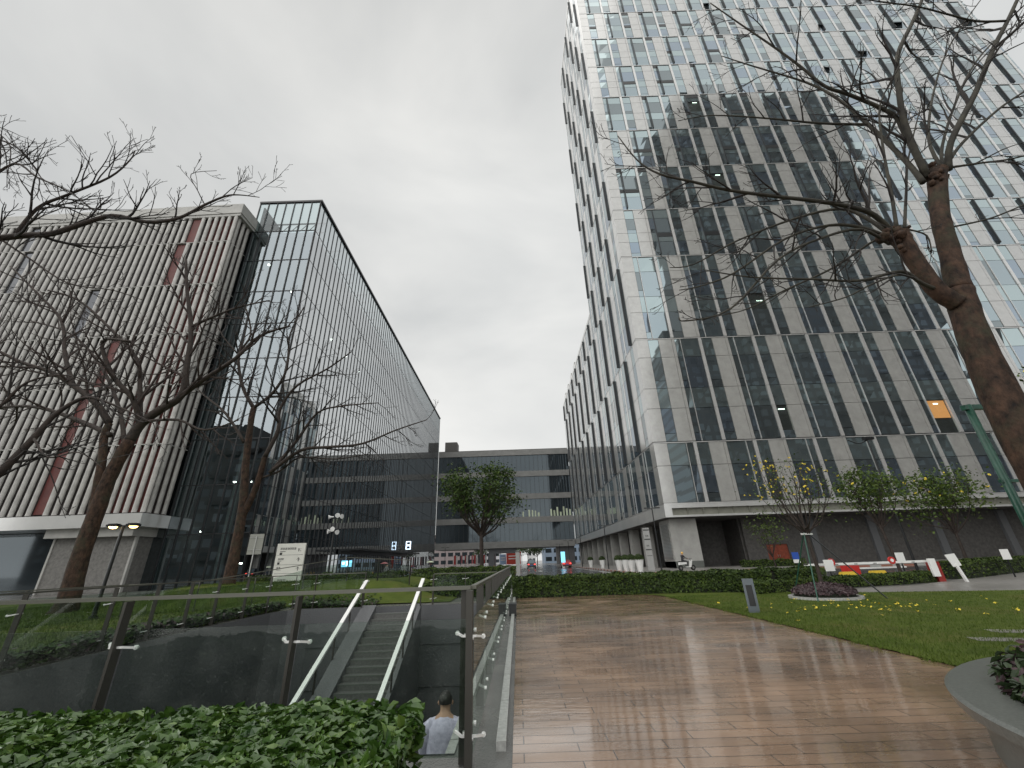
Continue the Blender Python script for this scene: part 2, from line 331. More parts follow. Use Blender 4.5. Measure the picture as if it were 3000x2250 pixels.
tag(flat_with_hole('ground', [(-S, -S), (S, -S), (S, S), (-S, S)], PIT, -.012, M['plaza']), kind='structure')
def sheet(name, pts, z, m):
    mb = MB(); mb.add([(x, y, z) for x, y in pts], [tuple(range(len(pts)))]); return tag(mb.build(name, m), kind='structure')
arc = [(4.4+1.7*math.sin(a), 19.0+1.7*math.cos(a)) for a in [R(t) for t in range(0, 91, 15)]]
sheet('paved_walk', [(-.1, -12), (6.1, -12)]+[(x, y) for x, y in reversed(arc)]+[(-.1, 20.75)], .006, M['paving'])
sheet('road', [(-23.5, 33), (11.6, 33), (11.6, 900), (-23.5, 900)], -.004, M['asphalt'])
sheet('side_road', [(11.6, 26.5), (90, 26.5), (90, 42.5), (11.6, 42.5)], -.004, M['asphalt'])
mb = MB(); mb.box(12.1, 19.4, 44, 150, -.05, .12); mb.box(19.4, 110, 44, 60, -.05, .12)
tag(mb.build('pavement', M['path']), kind='structure')
# kerb with pale and brick-red painted lengths
mb = MB()
for i in range(60):
    mb.cur = i % 2; y = 44+i*1.1; mb.box(11.72, 12.1, y, y+1.1, -.05, .16)
for i in range(70):
    mb.cur = i % 2; x = 12.1+i*1.1; mb.box(x, x+1.1, 43.68, 44, -.05, .16)
tag(mb.build('kerb', [M['coping'], mat('kerb_brick', (.30, .13, .09), .6)]), kind='structure')
mb = MB()
for i in range(48):
    mb.cur = i % 2; y = 46+i*.9; x = -22.2+.22*max(0, y-46)*.1; mb.box(x-.25, x, y, y+.9, -.02, .16)
for i in range(24):
    mb.cur = i % 2; y = 46; x = -22.2+i*.9; 
tag(mb.build('striped_kerb', [M['yellow'], M['black']]), kind='structure')
mb = MB()
for i in range(40):
    y = 60+i*9; mb.box(-4.2, -4.05, y, y+4, -.004, .001)
mb.box(10.6, 10.75, 33.5, 500, -.004, .001)
tag(mb.build('lane_marking', M['white']), kind='structure')

# lawns
lawn = [(6.1, 4), (20, 2), (30, 2), (30, 16.2), (18.5, 16.9), (13.2, 17.7), (11.0, 18.6), (6.6, 20.6), (4.6, 20.7)]+list(arc)
sheet('lawn', [(6.1, 3.5), (34, 3.5), (34, 15.6), (18.5, 16.9), (13.6, 18.0), (11, 19.2), (7.5, 20.6), (4.6, 20.75)]+arc[1:], .022, M['grass'])
sheet('side_path', [(13.6, 18.0), (18.5, 16.9), (34, 15.6), (60, 14), (60, 36), (33.3, 29.9), (18.1, 20.75), (13.0, 19.6)], .014, M['path'])

def sm(a, b, x):
    t = max(0, min(1, (x-a)/(b-a))); return t*t*(3-2*t)
def mound(x, y):
    return .02+.84*sm(19.7, 23.2, y)*sm(-21.5, -16.5, x)*(1-sm(-6.5, -3.2, x))*(1-sm(29, 33, y))
mb = MB(); nx, ny = 66, 50; x0, x1, y0, y1 = -42, -3.0, 4.7, 33
idx = {}
for i in range(nx+1):
    for j in range(ny+1):
        x = x0+(x1-x0)*i/nx; y = y0+(y1-y0)*j/ny
        if x > -9.75 and y < 19.5: continue
        idx[i, j] = len(mb.v); mb.v.append((x, y, mound(x, y)))
for i in range(nx):
    for j in range(ny):
        k = [(i, j), (i+1, j), (i+1, j+1), (i, j+1)]
        if all(q in idx for q in k): mb.f.append(tuple(idx[q] for q in k)); mb.m.append(0)
tag(mb.build('grass_bank', M['grass'], smooth=True), kind='structure')

# ------------------------------------------------------------------ leaf scatter helpers
def leaf(mb, p, n, size, ln=1.8, fold=.25):
    """pointed leaf folded along its midrib"""
    n = n.normalized(); a = n.cross(Vector((rnd.uniform(-1, 1), rnd.uniform(-1, 1), rnd.uniform(-1, 1))))
    if a.length < 1e-3: a = n.cross(Vector((1, 0, 0)))
    a.normalize(); b = n.cross(a); l = size*ln; wd = size*.5; up = n*size*fold
    mb.add([p-a*l*.5, p-a*l*.12+b*wd+up, p-a*l*.08, p-a*l*.12-b*wd+up, p+a*l*.28+b*wd*.62+up*.6, p+a*l*.25, p+a*l*.28-b*wd*.62+up*.6, p+a*l*.56-n*size*.2],
           [(0, 1, 2), (0, 2, 3), (1, 4, 5, 2), (2, 5, 6, 3), (4, 7, 5), (5, 7, 6)])
def leaf_s(mb, p, n, size, ln=1.5):
    n = n.normalized(); a = n.cross(Vector((rnd.uniform(-1, 1), rnd.uniform(-1, 1), rnd.uniform(-1, 1))))
    if a.length < 1e-3: a = n.cross(Vector((1, 0, 0)))
    a.normalize(); b = n.cross(a)
    mb.add([p-a*size*ln*.5, p+b*size*.5, p+a*size*ln*.5, p-b*size*.5], [(0, 1, 2, 3)])
def rv(): return Vector((rnd.gauss(0, 1), rnd.gauss(0, 1), rnd.gauss(0, 1))).normalized()

def hedge(name, path, width, h, z0, n, size, mats, label, cat='hedge', group=None, lump=.06, up=.5, fine=False, mix=.12):
    """clipped hedge along a polyline: dark core inside, leaves over top and sides"""
    mb = MB(); P = [Vector((x, y, 0)) for x, y in path]
    seg = [(P[i+1]-P[i]).length for i in range(len(P)-1)]; T = sum(seg)
    def at(s):
        for i, l in enumerate(seg):
            if s <= l or i == len(seg)-1:
                d = (P[i+1]-P[i]).normalized(); return P[i]+d*min(s, l), Vector((-d.y, d.x, 0)), d
            s -= l
    mb.cur = 0; K = max(3, int(T/.5))
    ring = []
    for i in range(K+1):
        p, nn, d = at(T*i/K); e = min(1, min(i, K-i)*.6+.45); ww = width*.5-size*1.1
        if callable(h): hh = h(p)
        else: hh = h
        zb = z0(p) if callable(z0) else z0
        ring += [p+nn*ww*e+Vector((0, 0, zb)), p+nn*ww*e+Vector((0, 0, zb+hh-size*1.6)), p-nn*ww*e+Vector((0, 0, zb+hh-size*1.6)), p-nn*ww*e+Vector((0, 0, zb))]
    mb.add(ring, [(i*4+k, i*4+(k+1) % 4, i*4+4+(k+1) % 4, i*4+4+k) for i in range(K) for k in range(3)]+[(0, 1, 2, 3), (K*4+3, K*4+2, K*4+1, K*4)])
    for _ in range(n):
        s = rnd.uniform(-.3*width*.5, T+.3*width*.5); p, nn, d = at(max(0, min(T, s))); p = p+d*(min(0, s)+max(0, s-T))
        hh = h(p) if callable(h) else h; zb = z0(p) if callable(z0) else z0
        u = rnd.random(); lm = lump*math.sin(p.x*3.1+p.y*2.3)+lump*.7*math.sin(p.x*7.7-p.y*5.1)
        if u < up:
            o = rnd.uniform(-.5, .5)*width; e = abs(o)/(width*.5); q = p+nn*o+Vector((0, 0, zb+hh+lm-.35*hh*max(0, e-.8)*2-abs(rnd.gauss(0, size*.55)))); nrm = Vector((0, 0, 1))+rv()*.75
        elif u < .97:
            sd = 1 if rnd.random() < .5 else -1; q = p+nn*sd*(width*.5+lm*.5-abs(rnd.gauss(0, size*.6)))+Vector((0, 0, zb+hh*rnd.random()**.8)); nrm = nn*sd+Vector((0, 0, .35))+rv()*.75
        else:
            e = rnd.choice((0, T)); p2, nn, d = at(e); q = p2+d*(1 if e else -1)*rnd.uniform(.0, .12)*width+nn*rnd.uniform(-.45, .45)*width+Vector((0, 0, zb+hh*rnd.random())); nrm = d*(1 if e else -1)+rv()*.7
        mb.cur = 2 if rnd.random() < mix else 1
        (leaf if fine else leaf_s)(mb, q, nrm, size*rnd.uniform(.65, 1.25))
    o = mb.build(name, [M['core']]+mats); return tag(o, label, cat, group)

# ------------------------------------------------------------------ bare trees
def limb_pts(p, d, ln, n, wob, lift):
    pts = [Vector(p)]; d = d.normalized()
    for i in range(n):
        d = (d+rv()*wob+Vector((0, 0, lift))).normalized(); pts.append(pts[-1]+d*ln/n)
    return pts, d
def along(pts, t):
    L_ = [(pts[i+1]-pts[i]).length for i in range(len(pts)-1)]; s = t*sum(L_)
    for i, l in enumerate(L_):
        if s <= l or i == len(L_)-1: return pts[i]+(pts[i+1]-pts[i])*min(1, s/max(l, 1e-6)), (pts[i+1]-pts[i]).normalized(), i
        s -= l
def sprout(mb, pts, r0, r1, depth, num, ln, spread, lift, tmin=.12, tw=0.004, wob=.12, bias=None):
    for k in range(num):
        t = tmin+(1-tmin)*((k+rnd.random())/num); p, d, i = along(pts, t); rr = (r0+(r1-r0)*t)
        side = d.cross(rv()).normalized(); nd = d*rnd.uniform(.5, 1)+side*spread*rnd.uniform(.6, 1.2)
        if bias: nd += bias*rnd.random()
        l2 = ln*rnd.uniform(.55, 1.15)*(1.1-.55*t)
        q, _ = limb_pts(p, nd, l2, 6 if depth else 4, wob, lift)
        ra = min(rr*.75, .02*l2+tw*1.2); n = 5 if ra > .015 else 4 if ra > .008 else 3
        mb.tube(q, [ra+(tw-ra)*j/(len(q)-1) if len(q) > 1 else ra for j in range(len(q))], n, cap=False)
        if depth > 0: sprout(mb, q, ra, tw, depth-1, max(2, int(num*.4)), l2*.58, spread*.9, lift, .2, tw, wob, bias)
def smooth_path(pts, n=3):
    P = [Vector(p) for p in pts]; o = []
    for i in range(len(P)-1):
        p0, p1, p2, p3 = P[max(0, i-1)], P[i], P[i+1], P[min(len(P)-1, i+2)]
        for j in range(n):
            t = j/n; o.append(.5*((2*p1)+(p2-p0)*t+(2*p0-5*p1+4*p2-p3)*t*t+(3*p1-p0-3*p2+p3)*t*t*t))
    return o+[P[-1]]
def lerp_r(rs, n):
    o = []; m = len(rs)-1
    for i in range(n):
        t = i/(n-1)*m; k = min(int(t), m-1); o.append(rs[k]+(rs[k+1]-rs[k])*(t-k))
    return o
def bare_tree(name, base, trunk, limbs, label, cat='bare tree', group=None, mats=('bark', 'twig'), depth=2, num=7, ln=2.2, spread=.8, lift=.05, tw=.005, limb_mat=None, n=14, bias=None, burls=(), lk=1.0):
    """trunk: list of (points, radii) stems; limbs: (points, r0, r1[, num, len])"""
    root = empty(name, base, label, cat, group); off = Vector(base)
    tb = MB()
    for pts, rs in trunk:
        q = smooth_path([Vector(p)-off for p in pts], 6); rr = lerp_r(rs, len(q))
        rr = [r*(1+.05*math.sin(i*1.9)+.035*math.sin(i*4.3+1)) for i, r in enumerate(rr)]; tb.tube(q, rr, n)
    for c, r in burls:
        k0 = len(tb.v); tb.lathe([(.001, -r), (r*.75, -r*.6), (r, 0), (r*.7, r*.7), (.001, r*.9)], 8, c-off); cc = c-off
        for i_ in range(k0, len(tb.v)): p = Vector(tb.v[i_]); tb.v[i_] = tuple(cc+(p-cc)*(1+.35*math.sin(p.x*31+p.z*23+p.y*17)))
    tb.build('trunk', M[mats[0]], root, True)
    bb = MB(); tm = MB()
    for lb in limbs:
        pts, r0, r1 = lb[:3]; nn = lb[3] if len(lb) > 3 else num; nn = int(nn*1.1); ll = (lb[4] if len(lb) > 4 else ln)*1.25
        q = smooth_path([Vector(p)-off for p in pts], 4); r0 *= lk; r1 *= lk*1.35; bb.tube(q, lerp_r([r0, r1], len(q)), 8 if r0 > .03 else 6)
        if nn: sprout(tm, q, r0, r1, depth, nn, ll, spread, lift, .1, tw, .16, bias)
    bb.build('limbs', M[limb_mat or mats[0]], root, True)
    tm.build('twigs', M[mats[1]], root)
    return root

# ------------------------------------------------------------------ THE TOWER on the right
TX, TY = 19.0, 54.4; MOD = 8.14
def tower():
    root = empty('office_tower', (TX, TY, 0), 'tall office tower with staggered stone panels and reflective windows right of the street', 'office building')
    off = Vector((TX, TY, 0))
    FR = lambda u, d, z: Vector((u, -d, z))            # front face, local to the corner
    ST = lambda u, d, z: Vector((-d, u, z))            # street face
    wall, light, frame, fin = MB(), MB(), MB(), MB(); panes = []; darks = MB(); back = MB(); nv = [0]
    def fb(mb, F, u0, u1, d0, d1, z0, z1):
        a = F(u0, d0, z0); b = F(u1, d1, z1)
        mb.box(min(a.x, b.x), max(a.x, b.x), min(a.y, b.y), max(a.y, b.y), min(a.z, b.z), max(a.z, b.z))
    def pane(F, u0, u1, z0, z1, kind):
        j = lambda: rnd.gauss(0, .012)
        d = -.07 if F is FR else -.025; vs = [F(u0+.03, d+j(), z0+.03), F(u1-.03, d+j(), z0+.03), F(u1-.03, d+j(), z1-.03), F(u0+.03, d+j(), z1-.03)]
        if F is ST: vs.reverse()
        c = sum(vs, Vector())/4+off; area = (u1-u0)*(z1-z0)
        panes.append(((c-Vector((0, 0, EYE))).length/math.sqrt(area), vs, kind))
    bands = [(7.57, 15.65, 1, 0, 0), (15.65, 31.8, 2, 1, 1), (31.8, 47.6, 2, 0, 1)]
    z = 47.6; i = 3
    while z < 142: bands.append((z, z+10.52, 2, i % 2, 1)); z += 10.52; i += 1
    lit = {}
    def face(F, U, maxz, which):
        fb(back, F, .3, U-.1, -.5, -.3, 7.6, maxz)
        for bi, (za, zb, nf, par, nar1) in enumerate(bands):
            if za >= maxz-1: break
            zb = min(zb, maxz)
            fb(light, F, 0.002 if which else .0, U, -.2, .012 if which else .05, za, za+(.12 if bi else .2))
            p = (5.88 if par == 0 else 1.83)-MOD*2; fh = (zb-za)/nf
            els = []
            while p < U:
                els += [(p, p+1.58, 'A'), (p+1.6, p+3.55, 's'), (p+3.6, p+4.02, 's')]
                if nar1: els += [(p+4.05, p+4.85, 'n'), (p+4.95, p+7.6, 'w')]; mu = p+4.9
                else: els += [(p+4.05, p+6.65, 'w'), (p+6.75, p+7.6, 'n')]; mu = p+6.7
                els += [(p+7.64, p+8.1, 'p')]
                if 1.7 < mu < U-.3:
                    if bi >= 3 or (which and bi >= 1):
                        fb(fin, F, mu-.09, mu+.09, -.2, .34 if which else .26, za+.5, zb-.3)
                    else: fb(light, F, mu-.035, mu+.035, -.2, .03, za+.22, zb)
                p += MOD
            els.append((-.0, 1.8, 'c'))
            for (a, b, k) in els:
                if k != 'c': a = max(a, 1.82)
                b = min(b, U)
                if b-a < .15: continue
                for f in range(nf):
                    z0 = za+f*fh+(.22 if f == 0 else 0); z1 = za+(f+1)*fh; zm = za+f*fh+fh*.62
                    if k in 'sc':
                        fb(wall, F, a, b, -.3, .0 if k == 's' else .012, z0+.03, zm-.03); fb(wall, F, a, b, -.3, .0 if k == 's' else .012, zm+.03, z1-.03)
                    elif k == 'p':
                        e_ = .01 if which else .04; fb(light, F, a, b, -.25, e_, z0+.02, zm-.015); fb(light, F, a, b, -.25, e_, zm+.015, z1-.02)
                    else:
                        if k in 'nA':
                            zt = z0+(zm-z0)*.24; pane(F, a, b, z0, zt, 'm'); pane(F, a, b, zt, zm, 'm'); pane(F, a, b, zm, z1, 'u')
                        else:
                            pane(F, a, b, z0, zm, 'm'); pane(F, a, b, zm, z1, 'u')
                        if bi >= 3 and not which and b < 40 and rnd.random() < .2: dq = MB(); fb(dq, F, a+.04, b-.04, -.1, -.02, z1-.95, z1-.12); dq.build('open_vent', M['black'], root)
                        elif bi >= 3 and not which and b >= 28 and rnd.random() < .05:
                            q = MB(); u0, u1, zz, zl = a+.05, b-.05, zm-.1, z0+(zm-z0)*.5
                            dq = MB(); dq.add([F(u0, -.08, zz), F(u1, -.08, zz), F(u1, .55, zl), F(u0, .55, zl)], [(0, 1, 2, 3)]); dq.build('open_window', M['glass'], root)
        fb(wall, F, 0, U, -.3, .05, maxz, maxz+1.2)
    face(FR, 92, 142.3, 0)
    face(ST, 82.66-TY, 142.3, 1)
    # the lower block further along the street
    ub = 85.97-TY
    n0 = len(panes)
    def ST2(u, d, z): return ST(u+ub-3.3, d, z)
    face2 = lambda: None
    def face_low():
        U = 144.2-82.66; maxz = 54.0
        F = ST2; fb(back, F, .3, U, -.5, -.3, 7.6, maxz)
        for bi, (za, zb, nf, par, nar1) in enumerate(bands):
            if za >= maxz-1: break
            zb = min(zb, maxz); fh = (zb-za)/nf; fb(light, F, 0, U, -.2, .013, za, za+.12)
            p = (5.88 if par == 0 else 1.83)-MOD*2-28.26
            while p < U:
                for a, b, k in ((p, p+1.58, 'g'), (p+1.6, p+3.55, 's'), (p+3.6, p+4.02, 's'), (p+4.05, p+4.85, 'g'), (p+4.95, p+7.6, 'g'), (p+7.64, p+8.1, 'p')):
                    a = max(a, .02); b = min(b, U)
                    if b-a < .15: continue
                    for f in range(nf):
                        z0 = za+f*fh+(.22 if f == 0 else 0); z1 = za+(f+1)*fh; zm = za+f*fh+fh*.62
                        if k == 's': fb(wall, F, a, b, -.3, 0, z0+.03, zm-.03); fb(wall, F, a, b, -.3, 0, zm+.03, z1-.03)
                        elif k == 'p': fb(light, F, a, b, -.25, .01, z0+.02, z1-.02)
                        else:
                            vs = [F(a+.03, -.025, z0+.03), F(b-.03, -.025, z0+.03), F(b-.03, -.025, zm-.03), F(a+.03, -.025, zm-.03)]; vs.reverse()
                            panes.append((1e6, vs, 'm'))
                            vs = [F(a+.03, -.025, zm+.03), F(b-.03, -.025, zm+.03), F(b-.03, -.025, z1-.03), F(a+.03, -.025, z1-.03)]; vs.reverse()
                            panes.append((1e6, vs, 'u'))
                if bi >= 1 and p+4.9 > .3 and p+4.9 < U: fb(fin, F, p+4.8, p+5.0, -.2, .34, za+.5, zb-.3)
                p += MOD
        fb(wall, F, 0, U, -.3, .05, maxz, maxz+1.0)
        for u in (30, 38, 47, 55): fb(wall, F, u, u+3.2, -3, -.35, maxz+1, maxz+3.2)
    face_low()
    # lit rooms: panes replaced by lamps seen behind clear glass
    lights, orange, keep = MB(), MB(), []
    spots = [((2290, 1198), 'g'), ((2760, 1208), 'o'), ((2700, 1212), 'o'), ((2830, 1212), 'o'), ((2920, 916), 'g'), ((2035, 300), 'g'), ((2103, 512), 'g'), ((2225, 880), 'g')]
    spots = [(atY(x, y, TY+.12)-off, k) for (x, y), k in spots]
    for P in panes:
        vs = P[1]; hit = None
        if abs(vs[0].y-vs[1].y) < .2:
            u0, u1 = min(v.x for v in vs), max(v.x for v in vs); z0, z1 = min(v.z for v in vs), max(v.z for v in vs)
            for s_, k in spots:
                if u0 <= s_.x <= u1 and z0 <= s_.z <= z1: hit = (s_, k)
        if hit:
            s_, k = hit
            if k == 'o': orange.box(u0+.05, u1-.05, .2, .24, z0+(z1-z0)*.45, z1-.05); lights.box(u0+.35*(u1-u0), u0+.6*(u1-u0), .16, .19, z1-.6, z1-.45)
            else: lights.box(max(u0+.05, s_.x-.45), min(u1-.05, s_.x+.45), .16, .2, s_.z-.06, s_.z+.06)
            P = (P[0], vs, 'c')
        keep.append(P)
    panes[:] = sorted(keep, key=lambda q: q[0])
    for P in panes[:100]:
        q = MB(); q.quad(*P[1]); q.build('window', M['rail_glass'] if P[2] == 'c' else M['glass_up'] if P[2] == 'u' else rnd.choice((M['glass'], M['glass'], M['glass_b'], M['glass_c'])), root)
    q = MB()
    for P in panes[100:]:
        q.cur = 3 if P[2] == 'c' else 1 if P[2] == 'u' else rnd.choice((0, 0, 2, 4)); q.quad(*P[1])
    tag(q.build('window', [M['glass'], M['glass_up'], M['glass_b'], M['rail_glass'], M['glass_c']], root), kind='stuff')
    wall.build('stone_cladding', M['panel'], root); light.build('pilaster_strips', M['strip'], root); fin.build('vertical_fins', M['dark'], root)
    back.build('backing_wall', M['backing'], root)
    lights.build('ceiling_lights', M['lamp_green'], root); orange.build('lit_room', M['lit_orange'], root)
    roof = MB(); roof.box(.4, 91.8, .6, 28, 142.0, 142.2); roof.box(.4, 91.8, 27.9, 28.2, 8, 142.2); roof.box(91.7, 91.9, .6, 28, 8, 142.2); roof.box(.4, 40, 28.4, 89.6, 53.6, 53.9)
    roof.build('roof', M['panel'], root)
    # fascia, ribs and recessed ground floor
    fa = MB(); fa.box(-.06, 92, -.06, .4, 7.15, 7.56); fa.box(-.06, .4, .4, 89.8, 6.05, 7.56)
    fa.box(-.06, .9, -.06, .4, 6.05, 7.15); fa.box(.9, 92, -.05, .35, 6.05, 6.28); fa.build('fascia', M['panel_light'], root)
    rb = MB(); rb.box(.9, 92, .34, .5, 6.28, 7.15)
    for k in range(46):
        x = 2.9+k*1.97
        rb.add([(x, -.05, 7.14), (x+.12, -.05, 7.14), (x+.12, .34, 6.3), (x, .34, 6.3), (x, .34, 7.14), (x+.12, .34, 7.14)], [(0, 1, 2, 3), (0, 4, 5, 1), (0, 3, 4), (1, 5, 2)])
    rb.build('canopy_ribs', mat('olive_soffit', (.20, .20, .165), .6, var=.15, vscale=1), root)
    so = MB(); so.box(.35, 91.9, .5, 30, 5.95, 6.04); so.box(.35, 20, 30, 89.6, 5.95, 6.04); so.build('soffit', M['brick_grey'], root)
    gw = MB()
    gw.box(11.0, 13.6, 3.4, 3.9, 0, 6); gw.box(13.6, 16.4, 3.4, 3.9, 2.55, 6); gw.box(16.4, 92, 3.4, 3.9, 0, 6)
    gw.box(4.5, 11.0, 8.4, 8.8, 0, 6); gw.box(10.8, 11.0, 3.9, 8.4, 0, 6); gw.box(4.2, 4.5, 4, 89, 0, 6)
    gw.build('ground_floor_wall', M['brick_grey'], root)
    q = MB(); q.box(.8, 4.3, 1.6, 5.6, 0, 5.95)
    q.build('column', M['concrete'], root)
    q = MB(); q.box(.8, 4.302, 1.598, 5.602, .0, .9); q.build('plinth', M['granite_seat'], root)
    for k, y in enumerate((14, 22, 30, 38, 46, 54, 62, 70, 78, 86)):
        q = MB(); q.box(1.0, 2.4, y, y+1.6, 0, 5.95); q.build('column', M['concrete'], root)
    q = MB()
    for k in range(26): q.box(.72, .8, 2.0, 5.2, 1.1+k*.17, 1.1+k*.17+.09)
    q.build('vent_grille', M['steel'], root)
    dr = MB(); dr.box(13.6, 15.0-.02, 3.55, 3.62, 0, 2.55); dr.box(15.0+.02, 16.4, 3.55, 3.62, 0, 2.55)
    d = dr.build('door', M['red_door'], root); tag(d, 'rust-red double door in the ground floor wall')
    q = MB(); q.box(14.85, 14.9, 3.48, 3.55, 1.0, 1.3); q.box(15.1, 15.15, 3.48, 3.55, 1.0, 1.3); q.build('handle', M['steel'], d)
    for x in (19.5, 27.5, 36, 45): q = MB(); q.box(x, x+.9, 3.0, 3.38, 0, 5.9); q.build('pier', M['granite'], root)
    return root
tower()

# ------------------------------------------------------------------ THE GLASS BUILDING on the left
GX, GY0, GY1, GZ = -26.87, 43.4, 142.0, 50.2
def glass_building():
    root = empty('glass_building', (GX, GY0, 0), 'long glass curtain-wall building with black mullions on the left of the street', 'office building')
    H = [0, 5.0, 9.9, 14.9, 19.9, 24.9, 29.8, 34.7, 39.8, 44.9, GZ]
    W = 8.72
    gl, gt, gs = MB(), MB(), MB()
    for i in range(len(H)-1):
        tgt = gt if i == len(H)-2 else gl
        for k in range(10 if i < 9 else 7):
            j = lambda: rnd.gauss(0, .004)
            a, b = -1.243*k, -1.243*(k+1); tgt.quad((b, j(), H[i]), (a, j(), H[i]), (a, j(), H[i+1]), (b, j(), H[i+1]))
        for k in range(79):
            a, b = 1.248*k, 1.248*(k+1); gs.quad((0, a, H[i]), (0, b, H[i]), (0, b, H[i+1]), (0, a, H[i+1]))  # +X side out
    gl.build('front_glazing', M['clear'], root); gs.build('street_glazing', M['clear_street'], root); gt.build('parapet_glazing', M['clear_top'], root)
    mu = MB()
    for k in range(8): mu.box(-1.243*k-.05, -1.243*k+.05, -.14 if k else -.16, .05, 0, GZ)
    for k in range(8, 11): mu.box(-1.243*k-.05, -1.243*k+.05, -.14, .05, 0, 44.9)
    for k in range(80): mu.box(-.05, .07 if k else .12, 1.248*k-.05, 1.248*k+.05, 0, GZ)
    mu.build('mullions', M['black'], root)
    tr = MB()
    for h in H[1:-1]: tr.box(-8.7, -.06, -.06, .04, h-.05, h+.05); tr.box(-.03, .03, .06, 98.5, h-.025, h+.025)
    tr.build('transoms', M['dark'], root)
    cp = MB(); cp.box(-8.78, .25, -.2, .1, GZ, GZ+.3); cp.box(-.1, .25, .1, 98.6, GZ, GZ+.3); cp.build('roof_edge', M['black'], root)
    sl = MB()
    sl.box(-40, -.35, .5, 98.3, 44.5, 44.8)
    for h in H[2:9:1]: sl.box(-40, -.8, 9.5, 98.2, h-.35, h)
    sl.box(-40, -9.2, 9.1, 9.4, 0, 44.5); sl.box(-8.72, -8.5, .1, 9, 0, 44.5)
    sl.build('floor_slabs', mat('interior_slab', (.16, .165, .165), .7, var=.15, vscale=.3), root)
    bw = MB(); bw.box(-18, -17.6, 9.5, 98, 0, 44.5); bw.box(-40, -.3, 98.2, 98.5, 0, 44.9); bw.build('inner_wall', mat('interior_wall', (.10, .10, .105), .8, var=.3, vscale=.25), root)
    co = MB()
    for y in (5.5,): 
        for x in (-6.2,): co.lathe([(.42, 0), (.42, 44.5)], 16, (x, y, 0))
    for k in range(12): co.lathe([(.35, 0), (.35, 44.5)], 12, (-2.4, 9+k*8.2, 0))
    co.build('columns', M['concrete'], root, True)
    ts = MB()   # roof trusses behind the glass screen
    for y in range(3, 97, 6):
        ts.bar((-8.3, y, 49.2), (-.5, y, 49.2), .16); ts.bar((-8.3, y, 47.4), (-.5, y, 47.4), .16)
        for k in range(6): ts.bar((-8.3+k*1.3, y, 47.4), (-8.3+k*1.3+1.3, y, 49.2), .08); ts.bar((-8.3+k*1.3, y, 49.2), (-8.3+k*1.3, y, 47.4), .08)
        ts.box(-8.3, -8.1, y-.1, y+.1, 44.8, 49.3)
    ts.box(-8.3, -.5, 3, 3.15, 45.6, 45.9); ts.box(-8.45, -8.25, .4, 97, 44.8, 49.9)
    ts.build('roof_trusses', M['dark'], root)
    # downlights inside the hall
    li = MB()
    for x, y in ((735, 775), (788, 775), (854, 853)):
        p = atY(x, y, GY0+2.0)-Vector((GX, GY0, 0)); li.lathe([(0, -.14), (.13, -.1), (.15, 0), (0, 0)], 10, p)
    for x, y in ((734, 1410), (688, 1411), (590, 1556), (492, 1607), (706, 1649)):
        p = atY(x, y, GY0+3.0)-Vector((GX, GY0, 0)); li.lathe([(0, -.14), (.13, -.1), (.15, 0), (0, 0)], 10, p)
    for x, y, yy in ((971, 994, 8), (1014, 1044, 12), (1052, 1088, 18)):
        d = ray(x, y); t = (GX-1.2)/d.x; p = Vector((0, 0, EYE))+d*t-Vector((GX, GY0, 0)); li.lathe([(0, -.14), (.12, -.1), (.13, 0), (0, 0)], 10, p)
    li.build('downlights', M['lamp_white'], root)
    # entrance canopy and the lit sign on the street side
    ca = MB(); ca.box(.2, 3.4, 22, 62, 3.75, 4.0); ca.box(.2, .5, 22, 62, 3.3, 3.75); ca.build('entrance_canopy', M['dark'], root)
    q = MB(); q.box(-8.75, -8.6, -.0, 9.2, 0, 44.6); q.box(-15, -8.75, .05, .3, 0, 46.9); q.build('side_wall', M['dark'], root)
    return root
glass_building()

